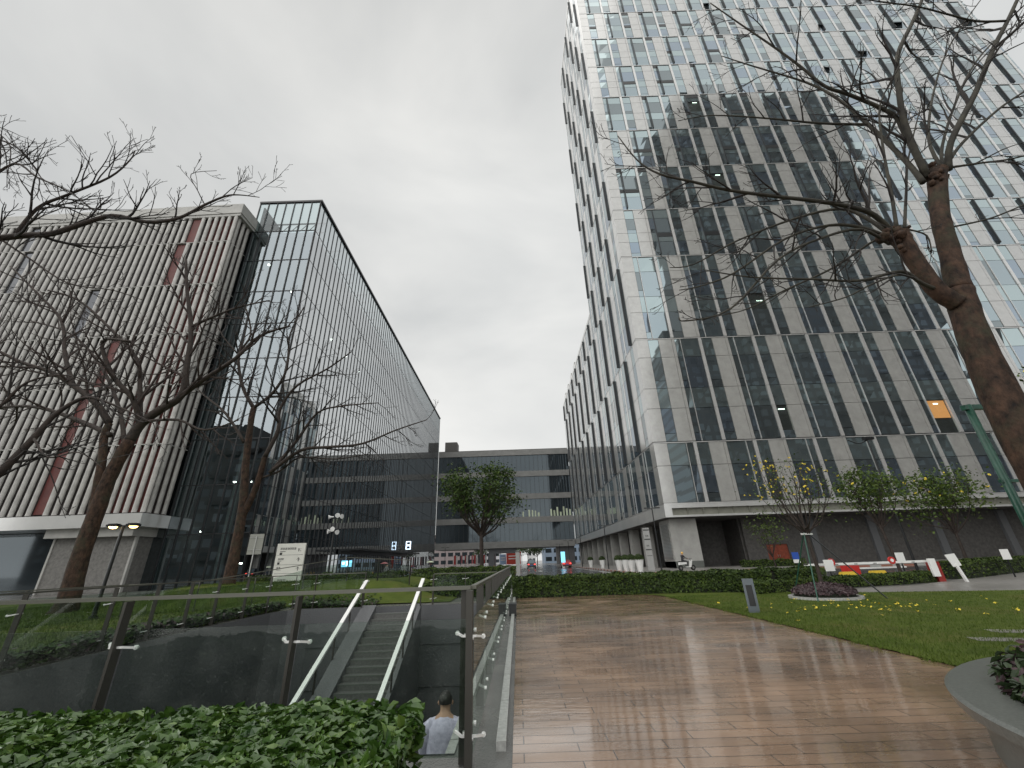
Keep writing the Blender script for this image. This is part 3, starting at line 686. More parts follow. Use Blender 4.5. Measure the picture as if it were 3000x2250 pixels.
# ------------------------------------------------------------------ THE LOUVRED BUILDING far left
def louvre_building():
    root = empty('louvred_building', (-35.6, 40.55, 0), 'pale ribbed building with terracotta tubes and red strips at the left edge', 'office building', rz=R(-1.6))
    Z = [6.95, 13.75, 20.45, 27.0, 34.0, 40.7, 44.95]; WD = 46
    par = MB(); par.box(-WD, .2, -.25, 6, 45.35, 46.95); par.box(-WD, .1, -.15, 6, 44.95, 45.35); par.box(-.8, .2, 6, 14, 45.35, 46.0)
    par.build('parapet', M['concrete'], root)
    back = MB(); back.cur = 0; back.box(-WD, -.55, .35, 6, 6.9, 45)
    for i in range(6):
        # oxblood backing near the corner, fading out to the left
        back.cur = 1; back.box(-6.5+i*.5, -.56, .30, .34, Z[i]+.1, Z[i+1]-.1)
    back.cur = 1; 
    back.build('backing_wall', [M['brown_back'], M['red_back']], root)
    gaps = {0: [12], 1: [12], 2: [11], 3: [17], 4: [7, 30], 5: [6, 31]}
    dark = {3, 4}
    
    for i in range(6):
        tb = MB(); rr = .245
        for k in range(52):
            x = -.5-k*.885
            if k in gaps.get(i, []):
                q = MB(); q.box(x-.55, x+.5, .12, .2, Z[i]+.15, Z[i+1]-.15)
                if i == 3 or k >= 30: q.build('strip_window', M['glass_dark'], root)
                else: q.build('red_strip', M['red_back'], root)
                continue
            prof = [(-rr, .06)]+[(-rr*math.cos(t), -rr*math.sin(t)*.6) for t in [math.pi*j/8 for j in range(9)]]+[(rr, .06)]
            vs = [(x+a, b, z) for z in (Z[i]+.02, Z[i+1]-.02) for a, b in prof]; n = len(prof)
            tb.add(vs, [(j, j+1, n+j+1, n+j) for j in range(n-1)])
        for k in range(3):   # the return face
            y = .55+k*.885
            prof = [(.3, -rr)]+[(rr*math.sin(t)*.6, -rr*math.cos(t)) for t in [math.pi*j/8 for j in range(9)]]+[(.3-.6, rr)]
            prof[0] = (-.06, -rr); prof[-1] = (-.06, rr)
            vs = [(-.38+a, y+b, z) for z in (Z[i]+.02, Z[i+1]-.02) for a, b in prof]; n = len(prof)
            tb.add(vs, [(j, j+1, n+j+1, n+j) for j in range(n-1)])
        tb.build('tube_cladding', M['louvre'], root, True)
        se = MB(); se.box(-WD, -.3, -.10, .32, Z[i+1]-.04, Z[i+1]+.04); se.box(-.3, -.28, -.10, 2.9, Z[i+1]-.04, Z[i+1]+.04); se.build('floor_ledge', M['concrete'], root)
    vv = MB()
    for k in range(15): x = -8.6-k*.885; vv.box(x-.10, x+.10, .1, .33, 42.9, 44.3)
    vv.build('roof_slots', mat('open_sky_slot', (.85, .86, .84), .5), root)  # solid white bars: bright sky behind slots is put into their colour
    fa = MB(); fa.box(-WD, .02, -.5, 6, 5.65, 6.85); fa.build('fascia', M['panel_light'], root)
    fb = MB(); fb.box(-9.6, -.9, .1, 5, 4.85, 5.65); fb.build('lower_fascia', M['concrete'], root)
    pr = MB(); pr.box(-9.0, -1.15, .8, 6, 0, 4.85); pr.build('stone_pier', M['stone_wall'], root)
    for x in (-1.15, -9.2): ed = MB(); ed.box(x, x+.2, .72, 1.0, 0, 4.85); ed.build('pier_trim', M['concrete'], root)
    gd = MB(); gd.box(-WD, -9.2, 3, 6, 0, 5.6); gd.build('ground_floor_glass', M['bridge_glass'], root)
    return root
louvre_building()

# ------------------------------------------------------------------ bridge building across the street
def bridge():
    root = empty('bridge_building', (0, 142, 0), 'grey banded office bridge spanning the street between the glass building and tower', 'bridge building')
    x0, x1 = -26.7, 18.8
    ba = MB(); rows = [(5.5, 7.5), (13.1, 14.95), (20.7, 22.5), (28.3, 30.2), (35.8, 37.7)]
    for a, b in rows: ba.box(x0, x1, -.1, 14, a, b)
    ba.build('spandrel_bands', mat('bridge_band', (.225, .222, .212), .55, var=.14, vscale=.5), root)
    for (a, b), (c, d) in zip(rows, rows[1:]):
        q = MB(); n = 30
        for k in range(n):
            xa = x0+(x1-x0)*k/n; xb = x0+(x1-x0)*(k+1)/n; q.box(xa+.04, xb-.04, .35+rnd.uniform(0, .01), .6, b, c)
        q.build('window_band', M['bridge_glass'], root)
    mu = MB()
    for (a, b), (c, d) in zip(rows, rows[1:]):
        for k in range(31): x = x0+(x1-x0)*k/30; mu.box(x-.04, x+.04, .25, .6, b, c)
    mu.build('mullions', M['dark'], root)
    bl = MB()
    for k in range(16):
        if rnd.random() < .8: x = 2+k*1.05; bl.box(x, x+.55, .3, .34, 15.0, 15.0+rnd.uniform(1.2, 3.2))
    bl.build('window_blinds', M['umb_green'], root)
    rf = MB(); rf.box(x0, x1, 0, 14, 37.7, 37.9); rf.box(-26, -21.5, 8, 13, 37.9, 43.5); rf.build('roof', M['brick_grey'], root)
    q = MB(); q.box(-9.4, -7.6, 1, 13, 0, 5.48); q.box(-7.6, -.2, 1, 2, 3.9, 5.48); q.build('pier', M['granite'], root)
    q = MB(); q.box(13.5, 18.5, 1, 13, 0, 5.48); q.build('pier', M['granite'], root)
    return root
bridge()

# ------------------------------------------------------------------ buildings behind the viewpoint, seen mirrored in the glass
def window_grid_mat():
    m = bpy.data.materials.new('apartment_facade'); m.use_nodes = True; t = m.node_tree; b = t.nodes['Principled BSDF']; A = t.nodes.new; K = t.links.new
    tc = A('ShaderNodeTexCoord'); mp = A('ShaderNodeMapping'); mp.inputs['Rotation'].default_value = (R(90), 0, 0); K(tc.outputs['Object'], mp.inputs[0])
    br = A('ShaderNodeTexBrick'); br.offset = .0; br.inputs['Scale'].default_value = 1; br.inputs['Brick Width'].default_value = 3.4; br.inputs['Row Height'].default_value = 3.3
    br.inputs['Mortar Size'].default_value = .62; br.inputs['Mortar Smooth'].default_value = .0
    br.inputs['Color1'].default_value = (.015, .017, .02, 1); br.inputs['Color2'].default_value = (.30, .34, .36, 1); br.inputs['Mortar'].default_value = (.085, .08, .075, 1)
    K(mp.outputs[0], br.inputs[0]); K(br.outputs[0], b.inputs['Base Color']); b.inputs['Roughness'].default_value = .5
    return m
M['apt'] = window_grid_mat()
def apt(x0, x1, y, dep, h, label):
    root = empty('apartment_tower', ((x0+x1)/2, y, 0), label, 'apartment building'); wd = (x1-x0)/2
    q = MB(); q.box(-wd, wd, -dep, 0, 0, h); q.build('walls', M['apt'], root)
    q = MB(); x = -wd+2
    while x < wd-4:
        for z in range(4, int(h)-3, 7): q.box(x, x+3.2, 0.002, 1.3, z, z+1.1)
        x += 9
    q.build('balconies', M['brick_grey'], root)
    q = MB(); q.box(-wd*.5, wd*.3, -dep+2, -3, h, h+5); q.build('roof', M['brick_grey'], root)
apt(78, 150, -12, 30, 196, 'very tall dark apartment tower mirrored in the office tower windows')
apt(64, 77.8, -13, 20, 172, 'narrow dark apartment wing mirrored beside the taller mirrored tower')
apt(52, 63.8, -14, 20, 70, 'low dark apartment wing mirrored at the left of the mirrored group')
apt(151, 260, -16, 30, 44, 'low wide apartment block mirrored in the right lower windows')
apt(-140, -48, -28, 25, 37, 'dark low apartment block mirrored in the base of the glass building')

# ------------------------------------------------------------------ the sunken stairwell in front
def pit():
    root = empty('sunken_stairwell', (-5, 12, 0), 'dark granite-lined sunken stairwell beside the brown walkway', 'stairwell'); o = Vector((-5, 12, 0))
    D = -4.2; P = [Vector((x, y, 0))-o for x, y in PIT]; mb = MB(); n = len(P)
    c = sum(P, Vector())/n
    for i in range(n):
        a, b = P[i], P[(i+1) % n]; mb.quad(a, b, b+Vector((0, 0, D)), a+Vector((0, 0, D)))
    mb.build('retaining_wall', M['granite'], root)
    mb = MB(); mb.add([p+Vector((0, 0, D)) for p in P], [tuple(range(n))]); mb.build('floor', M['granite_step'], root)
    # wall panel joints
    mb = MB()
    for z in (-1.4, -2.8): mb.box(-8.6+5, -.7+5, 18.97-12, 18.985-12, z, z+.012)
    mb.build('panel_joints', M['black'], root)
    # coping stones, in lengths
    mb = MB()
    y = 4.66
    while y < 20.6: mb.box(-.25+5, -.16+5, y-12, y-12+1.18, -.02, .06); y += 1.2
    y = 4.9
    while y < 18.6: mb.box(-.84+5, -.63+5, y-12, y-12+.98, -.42, -.3); y += 1.0
    mb.build('coping', M['coping'], root)
    mb = MB(); mb.box(-2.6+5, -.63+5, 4.65-12, 8.2-12, -1.95, -1.8); mb.box(-2.7+5, -2.6+5, 4.65-12, 8.2-12, -4.19, -1.6)
    mb.build('landing', M['granite_step'], root)
    mb = MB()
    for k in range(14): mb.box(-2.6+5, -.85+5, 8.2-12+k*.3, 8.2-12+k*.3+.3, -4.19, -1.8-.17*(k+1))
    mb.build('lower_steps', M['granite_step'], root)
    return root
pit()
def stairs():
    root = empty('staircase', (-5, 18.2, 0), 'granite staircase between two bright sloped handrails going down the stairwell', 'staircase'); o = Vector((-5, 18.2, 0))
    mb = MB(); X0, X1 = -5.65, -4.0
    for k in range(26): mb.box(X0+5, X1+5, -.285*(k+1), -.285*k, -4.19, -.161*(k+1))
    mb.build('steps', M['granite_step'], root)
    mb = MB()
    for k in range(26): mb.box(X0+5.02, X1+4.98, -.285*(k+1)-.004, -.285*(k+1)+.035, -.161*(k+1)-.03, -.161*(k+1)+.004)
    mb.build('nosing_strips', M['granite_seat'], root)
    for xa, xb in ((-6.2, -5.65), (-4.0, -3.86)):
        q = MB(); e = .12
        q.add([(xa+5, 0, e), (xb+5, 0, e), (xb+5, -7.4, -4.18+e), (xa+5, -7.4, -4.18+e), (xa+5, 0, -4.19), (xb+5, 0, -4.19), (xb+5, -7.4, -4.19), (xa+5, -7.4, -4.19)],
              [(0, 1, 2, 3), (0, 4, 5, 1), (1, 5, 6, 2), (3, 2, 6, 7), (0, 3, 7, 4)])
        q.build('stringer', M['granite'], root)
    for x in (-6.2, -3.89):
        q = MB(); q.bar((x+5, .2, .99), (x+5, -7.2, .99-.565*7.4), .13, .07)
        h = q.build('handrail', M['steel_white'], root)
        q = MB()
        for k in range(7): y = -.1-k*1.15; z = .95-.565*(.2-y); q.box(x+5-.02, x+5+.02, y-.03, y+.03, z-.86, z)
        q.build('baluster', M['post'], h)
    return root
stairs()

# ------------------------------------------------------------------ glass railings
def railing(pts, label, top=1.33, gtop=1.07, gap=1.5, clamps=True, base=lambda x, y: 0, rail='rail_brown', corner=None, offs=0, inner=1):
    o = Vector((pts[0][0], pts[0][1], 0)); root = empty('glass_railing', o, label, 'railing')
    P = [Vector((x, y, 0)) for x, y in pts]; rb = MB(); posts = []
    for a, b in zip(P, P[1:]):
        d = b-a; n = max(1, round(d.length/gap)); u = d.normalized(); nn = Vector((-u.y, u.x, 0))
        za, zb = base(a.x, a.y), base(b.x, b.y)
        rb.bar(a-o+Vector((0, 0, za+top)), b-o+Vector((0, 0, zb+top)), .055, .032)
        for k in range(n):
            p, q = a+d*(k/n), a+d*((k+1)/n); zp, zq = base(p.x, p.y), base(q.x, q.y); g = MB(); e = u*.012; t = nn*.006
            p1, q1 = p+e, q-e
            vs = [p1-t+Vector((0, 0, zp+.06)), q1-t+Vector((0, 0, zq+.06)), q1-t+Vector((0, 0, zq+gtop)), p1-t+Vector((0, 0, zp+gtop))]; vs += [v+2*t for v in vs]
            g.add([v-o for v in vs], [(0, 1, 2, 3), (7, 6, 5, 4), (0, 4, 5, 1), (3, 2, 6, 7), (0, 3, 7, 4), (1, 5, 6, 2)])
            g.build('glass_pane', M['rail_glass'], root)
            posts.append((p, nn, u, zp))
    posts.append((P[-1], nn, u, zb))
    rb.build('handrail', M[rail], root)
    for i, (p, nn, u, zp) in enumerate(posts):
        q = MB(); pp = p-o+nn*.07*inner; f = Matrix.Translation(pp) @ Matrix.Rotation(math.atan2(u.y, u.x), 4, 'Z')
        wd = .013 if i else .03
        q.box(-wd, wd, -.045, .045, zp-.5 if False else zp, zp+top-.02, f); pm = q.build('post', M['post'], root)
        if clamps:
            for z in (zp+.94, zp+.22):
                q = MB()
                a = f @ Vector((-.06, 0, z)); b = f @ Vector((.06, 0, z)); c = f @ Vector((-.12, -.07*inner, z-.015)); d2 = f @ Vector((.12, -.07*inner, z+.015))
                q.bar(a, b, .018); q.bar(a, c, .018); q.bar(b, d2, .018); q.tube([c, c-f.to_3x3() @ Vector((0, 0.02*inner, 0))], .02, 8); q.tube([d2, d2-f.to_3x3() @ Vector((0, .02*inner, 0))], .02, 8)
                q.build('glass_clamp', M['steel_white'], pm)
    return root
railing([(-.46, 4.36), (-5.27, 4.36), (-9.0, 4.36)], 'near glass railing along the front edge of the stairwell, behind the leafy hedge', gap=1.52)
railing([(-.44, 4.42), (-.34, 20.6)], 'long glass railing between the stairwell and the brown walkway', gap=1.47, inner=1)
railing([(-8.98, 4.5), (-9.13, 8.3), (-9.35, 10.4), (-9.7, 14.5), (-9.78, 17.7), (-9.3, 18.8), (-8.6, 19.2), (-6.5, 19.2)], 'glass railing along the grassy left and back edge of the stairwell', gap=1.47, top=1.28, inner=-1)
railing([(-3.6, 19.2), (-.9, 19.2)], 'short glass railing across the back corner of the stairwell', gap=1.35, top=1.15, inner=-1)
railing([(-17.5, 11), (-15.8, 14.5), (-15.3, 17.6), (-13.4, 18.9), (-9, 23.4), (-5.5, 22.6)], 'far thin railing with slim posts on the grass bank', gap=2.2, top=1.15, gtop=.9, clamps=False, base=lambda x, y: mound(x, y)-.02)

# ------------------------------------------------------------------ hedges and beds
hedge('hedge', [(-4.6, 2.75), (-.86, 2.75)], 1.25, .70, .0, 26000, .052, [M['leaf_fg'], M['leaf_fg2']], 'glossy broad-leaved green hedge in the foreground before the glass railing', lump=.035, up=.66, fine=True, mix=.10)
hedge('hedge', [(-.05, 21.6), (4.0, 21.6), (9.0, 20.9), (11.2, 20.6), (13.4, 20.9)], 1.5, lambda p: .86-.0*p.x, 0, 26000, .075, [M['leaf_hedge'], M['leaf_lime']], 'long clipped dark green hedge across the end of the brown walkway', lump=.05, up=.5, mix=.16)
hedge('hedge', [(-.2, 20.95), (.12, 20.95)], .5, .66, 0, 900, .06, [M['leaf_hedge'], M['leaf_lime']], 'small clipped hedge block at the end of the long glass railing', lump=.02)
hedge('hedge', [(9.6, 18.95), (11.3, 19.75), (14, 20.9), (19.0, 22.2), (20.8, 22.9)], .85, .46, 0, 11000, .06, [M['leaf_hedge'], M['leaf_lime']], 'low yellow-green hedge curving behind the purple flower bed', lump=.03, mix=.5)
hedge('hedge', [(22.8, 23.9), (27, 26.2), (33.5, 29.6)], 1.2, .85, 0, 9000, .07, [M['leaf_hedge'], M['leaf_lime']], 'clipped hedge beside the grey path right of the barrier gate', lump=.04, mix=.4)
for (xa, xb, y, h, n, lab) in ((-6.8, -.9, 23.2, .62, 5200, 'nearest of the three low hedge strips behind the stairwell'), (-6.6, -.6, 29, .95, 6000, 'middle of the three low hedge strips behind the stairwell'), (-8.4, -.5, 38, 1.2, 7000, 'farthest hedge strip, around the round green tree')):
    hedge('hedge', [(xa, y), (xb, y)], 2.2 if y > 25 else 1.4, h, 0, n, .085, [M['leaf_hedge'], M['leaf_lime']], lab, group='hedge strips behind the stairwell', mix=.35, lump=.06)
hedge('hedge', [(-16, 27.2), (-11.5, 27.6), (-7.2, 27.2)], 1.6, .5, .62, 6500, .08, [M['leaf_hedge'], M['leaf_lime']], 'low shrubs on the grass bank in front of the white direction sign', cat='shrubs', lump=.1, mix=.2)
hedge('shrub_row', [(25.5, 50.6), (32, 50.6)], 1.2, .8, 0, 3500, .11, [M['leaf_hedge'], M['leaf_lime']], 'clipped shrubs along the foot of the tower by the red door', cat='shrubs', lump=.08, mix=.3)
# dark ground cover between the bank and the stairwell
mb = MB()
for _ in range(15000):
    t = rnd.random(); y = 4.7+t*14.6; x = -9.15-.6*sm(8, 15, y)-abs(rnd.gauss(0, .5))*(.35+1.4*sm(9, 15, y))
    if rnd.random() < .3: x = rnd.uniform(-9.6, -6.2); y = 19.25+abs(rnd.gauss(0, .6))
    z = mound(x, y)+rnd.uniform(.02, .3)*max(.25, 1-abs(x+9.9)/3)
    mb.cur = 0 if rnd.random() < .85 else 1; leaf_s(mb, Vector((x, y, z)), Vector((0, -.2, 1))+rv()*.7, rnd.uniform(.06, .12))
tag(mb.build('ground_cover', [M['cover'], M['leaf_purple']]), kind='stuff')
# grass blades
mb = MB()
def blades(n, fx, size):
    for _ in range(n):
        p = fx()
        if p is None: continue
        a = rnd.uniform(0, 6.28); h = size*rnd.uniform(.5, 1.3); wv = Vector((math.cos(a), math.sin(a), 0))*.006*size/.05; ln = Vector((rnd.gauss(0, .35), rnd.gauss(0, .35), 1))*h
        mb.add([p-wv, p+wv, p+ln], [(0, 1, 2)])
def f1():
    y = 4+15*rnd.random()**1.3; x = 6.02+rnd.random()**1.5*16+.05*math.sin(y*5)+.03*math.sin(y*13.7)
    if y > 18.4-.28*(x-12)**1 and x > 12: return None
    if y > 19.5: return None
    if (x-10.8)**2+(y-16.4)**2 < 1.4: return None
    return Vector((x, y, .02))
blades(60000, f1, .055)
def f2():
    x = rnd.uniform(-26, -9.7); y = rnd.uniform(8, 27)
    return Vector((x, y, mound(x, y)))
blades(32000, f2, .09)
tag(mb.build('grass_blades', M['blade']), kind='stuff')
mb = MB()
for _ in range(70):
    a = rnd.gauss(0, 1); x = 10.2+rnd.gauss(0, 1.7); y = 13.8+rnd.gauss(0, 1.1)
    if x < 6.3: continue
    for k in range(3): leaf_s(mb, Vector((x+rnd.gauss(0, .03), y+rnd.gauss(0, .03), .05+rnd.random()*.03)), Vector((0, 0, 1))+rv()*.6, rnd.uniform(.03, .06))
for x, y in ((16, 14.5), (15, 13), (12, 9.5), (9.2, 8.2), (13.5, 11.2), (7.2, 12.6), (6.6, 11.2)):
    for k in range(3): leaf_s(mb, Vector((x+rnd.gauss(0, .03), y, .06)), Vector((0, 0, 1))+rv()*.5, .05)
tag(mb.build('fallen_petals', M['petal']), kind='stuff')
for x, y in ((8.5, 8.5), (9.55, 9.2)):
    mb = MB(); mb.box(-.42, .42, -.18, .18, -.05, .028); o = mb.build('stepping_stone', M['path'], loc=(x, y, .0)); o.rotation_euler.z = R(-18)
    tag(o, 'flat grey stepping stone in the lawn, %s the two' % ('nearer of' if x < 9 else 'farther of'), 'stepping stone', 'stepping stones in the lawn')
# purple round bed
root = empty('flower_bed', (10.85, 16.4, 0), 'round flower bed of purple leaves with a pale stone ring on the lawn', 'flower bed')
mb = MB(); mb.lathe([(1.12, 0), (1.12, .10), (.98, .10), (.98, 0)], 40); mb.build('stone_ring', M['coping'], root)
mb = MB(); mb.cur = 0; mb.lathe([(.93, 0), (.9, .22), (.6, .32), (.0, .36)], 24)
for _ in range(5200):
    r = .98*math.sqrt(rnd.random()); a = rnd.uniform(0, 6.283); z = .12+.34*math.sqrt(max(0, 1-(r/1.02)**2))+rnd.gauss(0, .03)
    mb.cur = 1; leaf_s(mb, Vector((r*math.cos(a), r*math.sin(a), z)), Vector((math.cos(a)*r, math.sin(a)*r, .7))+rv()*.8, rnd.uniform(.035, .075))
mb.build('purple_foliage', [M['core'], M['leaf_purple']], root)
# granite planter bench in the right foreground
root = empty('planter_bench', (5.9, 2.6, 0), 'round grey granite planter bench with dark leaves in the right foreground', 'planter')
mb = MB(); mb.lathe([(2.66, 0), (2.66, .14), (2.68, .27), (2.70, .33)], 96); mb.build('base', M['granite_seat'], root, True)
mb = MB(); mb.lathe([(2.70, .33), (2.80, .35), (2.82, .43), (2.79, .45), (2.46, .45), (2.44, .40), (2.44, .1)], 96); mb.build('seat_ring', M['granite_seat'], root, False)
mb = MB(); mb.lathe([(2.3, .36), (0, .42)], 32); mb.build('soil', M['soil'], root)
mb = MB()
for _ in range(5200):
    r = 2.46*rnd.random()**.3; a = rnd.uniform(R(80), R(190)); z = .44+abs(rnd.gauss(0, .10))*min(1, (2.6-r)*3)+.02
    mb.cur = 0 if rnd.random() < .75 else 1
    leaf(mb, Vector((r*math.cos(a), r*math.sin(a), z)), Vector((math.cos(a)*.5, math.sin(a)*.5, .8))+rv()*.8, rnd.uniform(.035, .06), 2.4)
mb.build('foliage', [M['leaf_dark'], M['leaf_purple']], root)

# ------------------------------------------------------------------ trees
V = Vector
def px(pts, Y):
    """picture outline of a limb set at its own distances: (x, y, Y)"""
    return [atY(p[0], p[1], p[2] if len(p) > 2 else Y) for p in pts]
Y0 = 6.6
b0 = atY(2960, 1215, Y0)
stem = [V((8.28, 6.55, 0)), V((8.38, 6.58, 1.8)), b0]+px([(2851, 980), (2811, 853)], Y0)
stemR = px([(2811, 853), (2784, 745), (2755, 636), (2746, 530), (2745, 503)], Y0)
stemL = px([(2805, 890), (2745, 850), (2692, 781), (2655, 725), (2632, 688)], Y0-.05)
hd = Y0
limbs = [
 (px([(2713, 513), (2656, 380, 6.4), (2634, 271, 6.2), (2630, 163, 6.1), (2670, 72, 6.1), (2703, -5, 6.1), (2740, -120, 6.2)], hd), .055, .018, 9, 1.6),
 (px([(2715, 520), (2648, 387, 6.5), (2612, 333, 6.4), (2489, 278, 6.2), (2417, 253, 6.1), (2345, 195, 6.0), (2272, 141, 5.9), (2171, 72, 5.8), (2081, 9, 5.7)], hd), .042, .007, 11, 1.3),
 (px([(2705, 535), (2652, 470, 6.7), (2544, 365, 6.9), (2453, 289, 7), (2363, 242, 7.1), (2200, 192, 7.2), (2114, 164, 7.3)], hd), .045, .006, 10, 1.3),
 (px([(2544, 365), (2400, 361, 7), (2250, 347, 7.1), (2088, 338, 7.2), (1987, 354, 7.2)], 6.9), .026, .005, 8, 1.1),
 (px([(2779, 499), (2786, 416, 6.4), (2858, 271, 6.1), (2909, 145, 5.9), (2952, 61, 5.8), (2985, -10, 5.7), (3040, -120, 5.6)], hd), .055, .018, 10, 1.6),
 (px([(2782, 470), (2822, 416, 6.7), (2923, 322, 6.8), (3010, 262, 6.9), (3120, 190, 7)], hd), .03, .01, 8, 1.3),
 (px([(2790, 490), (2870, 478, 6.4), (2960, 466, 6.2), (3060, 440, 6)], hd), .022, .008, 6, 1.1),
 (px([(2765, 500), (2760, 430, 7), (2800, 300, 7.3), (2860, 180, 7.5), (2950, 90, 7.7), (3080, 10, 7.9)], hd), .03, .008, 9, 1.5),
 (px([(2760, 495), (2720, 400, 7), (2740, 250, 7.4), (2790, 120, 7.7), (2880, -10, 8)], hd), .03, .008, 9, 1.5),
 (px([(2952, 61), (2860, 62, 5.7), (2770, 40, 5.6), (2680, 18, 5.5), (2560, 2, 5.4), (2500, -20, 5.4)], 5.8), .02, .006, 8, 1.1),
 # left pollard head: long arcs falling to the left
 (px([(2615, 680), (2560, 630, 6.4), (2500, 608, 6.2), (2400, 590, 6.1), (2269, 575, 6.0), (2135, 557, 5.9), (2027, 532, 5.8), (1933, 510, 5.7), (1868, 470, 5.7), (1810, 398, 5.7)], Y0), .042, .006, 12, 1.2),
 (px([(2610, 690), (2540, 640, 6.7), (2460, 612, 6.8), (2330, 640, 6.9), (2160, 705, 7), (2034, 774, 7.1), (1962, 784, 7.1)], Y0), .034, .005, 9, 1.1),
 (px([(2612, 700), (2530, 668, 6.5), (2430, 660, 6.5), (2300, 700, 6.5), (2150, 800, 6.5), (2052, 838, 6.5), (1990, 850, 6.5)], Y0), .03, .005, 9, 1.1),
 (px([(2606, 715), (2520, 672, 6.3), (2400, 700, 6.2), (2280, 760, 6.1), (2140, 905, 6), (2010, 940, 6), (1988, 930, 6)], Y0), .026, .005, 8, 1.0),
 (px([(2615, 705), (2570, 700, 6.8), (2440, 785, 7), (2300, 850, 7.1), (2190, 905, 7.2), (2105, 925, 7.2)], Y0), .024, .005, 8, 1.0),
 (px([(2770, 858), (2700, 830, 6.4), (2640, 795, 6.3), (2520, 822, 6.2), (2380, 818, 6.1), (2200, 812, 6.0), (2060, 790, 6)], Y0), .032, .005, 8, 1.0),
 (px([(2700, 828), (2640, 805, 6.2), (2560, 830, 6.1), (2480, 870, 6), (2370, 900, 5.9)], 6.4), .018, .005, 6, .9),
 (px([(2628, 672), (2610, 560, 6.5), (2585, 420, 6.4), (2580, 300, 6.3), (2640, 200, 6.3)], Y0), .03, .007, 8, 1.2),
 (px([(2650, 670), (2655, 560, 6.8), (2662, 460, 7), (2700, 300, 7.2)], Y0), .026, .007, 7, 1.2),
 (px([(2660, 672), (2715, 690, 6.5), (2730, 740, 6.5)], Y0), .016, .006, 4, .5),
 (px([(2790, 665), (2900, 640, 6.5), (3000, 600, 6.4), (3100, 560, 6.3)], Y0), .016, .006, 5, .9),
]
BURLS = []
for k in range(54):   # knuckles of old cuts, crowded on the two pollard heads
    c = atY(2746+rnd.gauss(0, 20), 514+rnd.gauss(0, 13), Y0+rnd.gauss(0, .09)) if k % 2 else atY(2634+rnd.gauss(0, 20), 694+rnd.gauss(0, 15), Y0+rnd.gauss(0, .10))
    BURLS.append((c, rnd.uniform(.05, .10)))
ta = bare_tree('pollard_tree', (8.28, 6.55, 0), [(stem, [.36, .31, .265, .225, .21]), (stemR, [.20, .165, .155, .165, .18]), (stemL, [.155, .148, .145, .155, .18])], limbs,
     'thick brown pollarded tree with bare arching branches at the right edge', mats=('bark', 'twig'), depth=2, num=8, ln=1.7, spread=.7, lift=.03, tw=.005, limb_mat='lime', burls=BURLS, lk=1.3)
# its green steel support frame
root = empty('tree_support', (9.5, 7.5, 0), 'tall green steel tree support frame beside the pollarded tree', 'tree support')
o = V((9.5, 7.5, 0)); t1 = V((8.78, 7.5, 0)); t2 = atY(2945, 1265, 7.5); t2 = V((t2.x, 7.5, 0))
for t in (t1, t2): q = MB(); q.tube([t-o, t-o+V((0, 0, 4.05))], .06, 10); q.build('pole', M['green_pole'], root, True)
for z, w_ in ((4.0, .09), (2.6, .05)): q = MB(); q.bar(t1-o+V((-.1, 0, z)), t2-o+V((.2, 0, z)), w_); q.build('crossbar', M['green_pole'], root)

# left bank trees
YB = 20.7
B = lambda pts, Y=YB: px(pts, Y)
bare_tree('bare_tree', (-20.58, 20.71, -.02),
  [([V((-20.58, 20.71, -.02)), V((-20.55, 20.7, .6))]+B([(236, 1630), (290, 1480), (325, 1390), (380, 1290)]), [.56, .42, .36, .34, .31, .28]),
   (B([(258, 1560), (285, 1430), (300, 1340), (305, 1280), (320, 1240)], 20.6), [.2, .2, .19, .18, .16])],
  [(B([(380, 1290), (415, 1240, 20.6), (470, 1200, 20.4), (530, 1160, 20.2), (546, 1080, 20), (560, 970, 19.8), (548, 850, 19.6), (545, 760, 19.4)]), .22, .04, 12, 3.0),
   (B([(530, 1160), (600, 1110, 19.8), (690, 1050, 19.5), (760, 985, 19.3), (850, 955, 19)], 20.2), .12, .03, 11, 2.8),
   (B([(555, 960), (620, 930, 19.6), (700, 900, 19.3), (790, 880, 19)], 19.8), .07, .02, 9, 2.4),
   (B([(410, 1245), (390, 1170, 20), (330, 1100, 19.5), (300, 1000, 19), (380, 1000, 18.6)], 20.6), .13, .04, 11, 2.8),
   (B([(320, 1240), (280, 1180, 20.2), (215, 1130, 20), (150, 1090, 19.7), (60, 1060, 19.4), (-40, 1010, 19)], 20.6), .15, .04, 12, 3.0),
   (B([(325, 1275), (250, 1240, 20.8), (140, 1200, 21), (60, 1190, 21.2), (-60, 1200, 21.4)], 20.6), .12, .035, 11, 2.8),
   (B([(215, 1130), (190, 1040, 20), (180, 940, 20), (110, 860, 19.8), (30, 780, 19.6)], 20), .1, .025, 11, 2.8),
   (B([(410, 1240), (410, 1130, 20.4), (400, 1050, 20.3), (320, 960, 20), (230, 880, 19.8), (140, 850, 19.5)], 20.5), .11, .025, 11, 2.8),
   (B([(365, 1300), (350, 1200, 21), (300, 1080, 21.4), (210, 980, 21.8), (90, 940, 22)], 20.7), .10, .025, 10, 2.8),
   (B([(415, 1235), (520, 1230, 20.2), (600, 1260, 20), (700, 1230, 19.8)], 20.5), .07, .02, 8, 2.2)],
  'reddish-brown bare tree with spreading branches on the grass bank before the ribbed building', group='bare trees on the grass bank', mats=('bark', 'twig_red'), depth=2, num=10, ln=2.8, spread=.8, lift=.06, tw=.0085, limb_mat='bark_dark', lk=1.2)
cb = atY(668, 1716, 24)
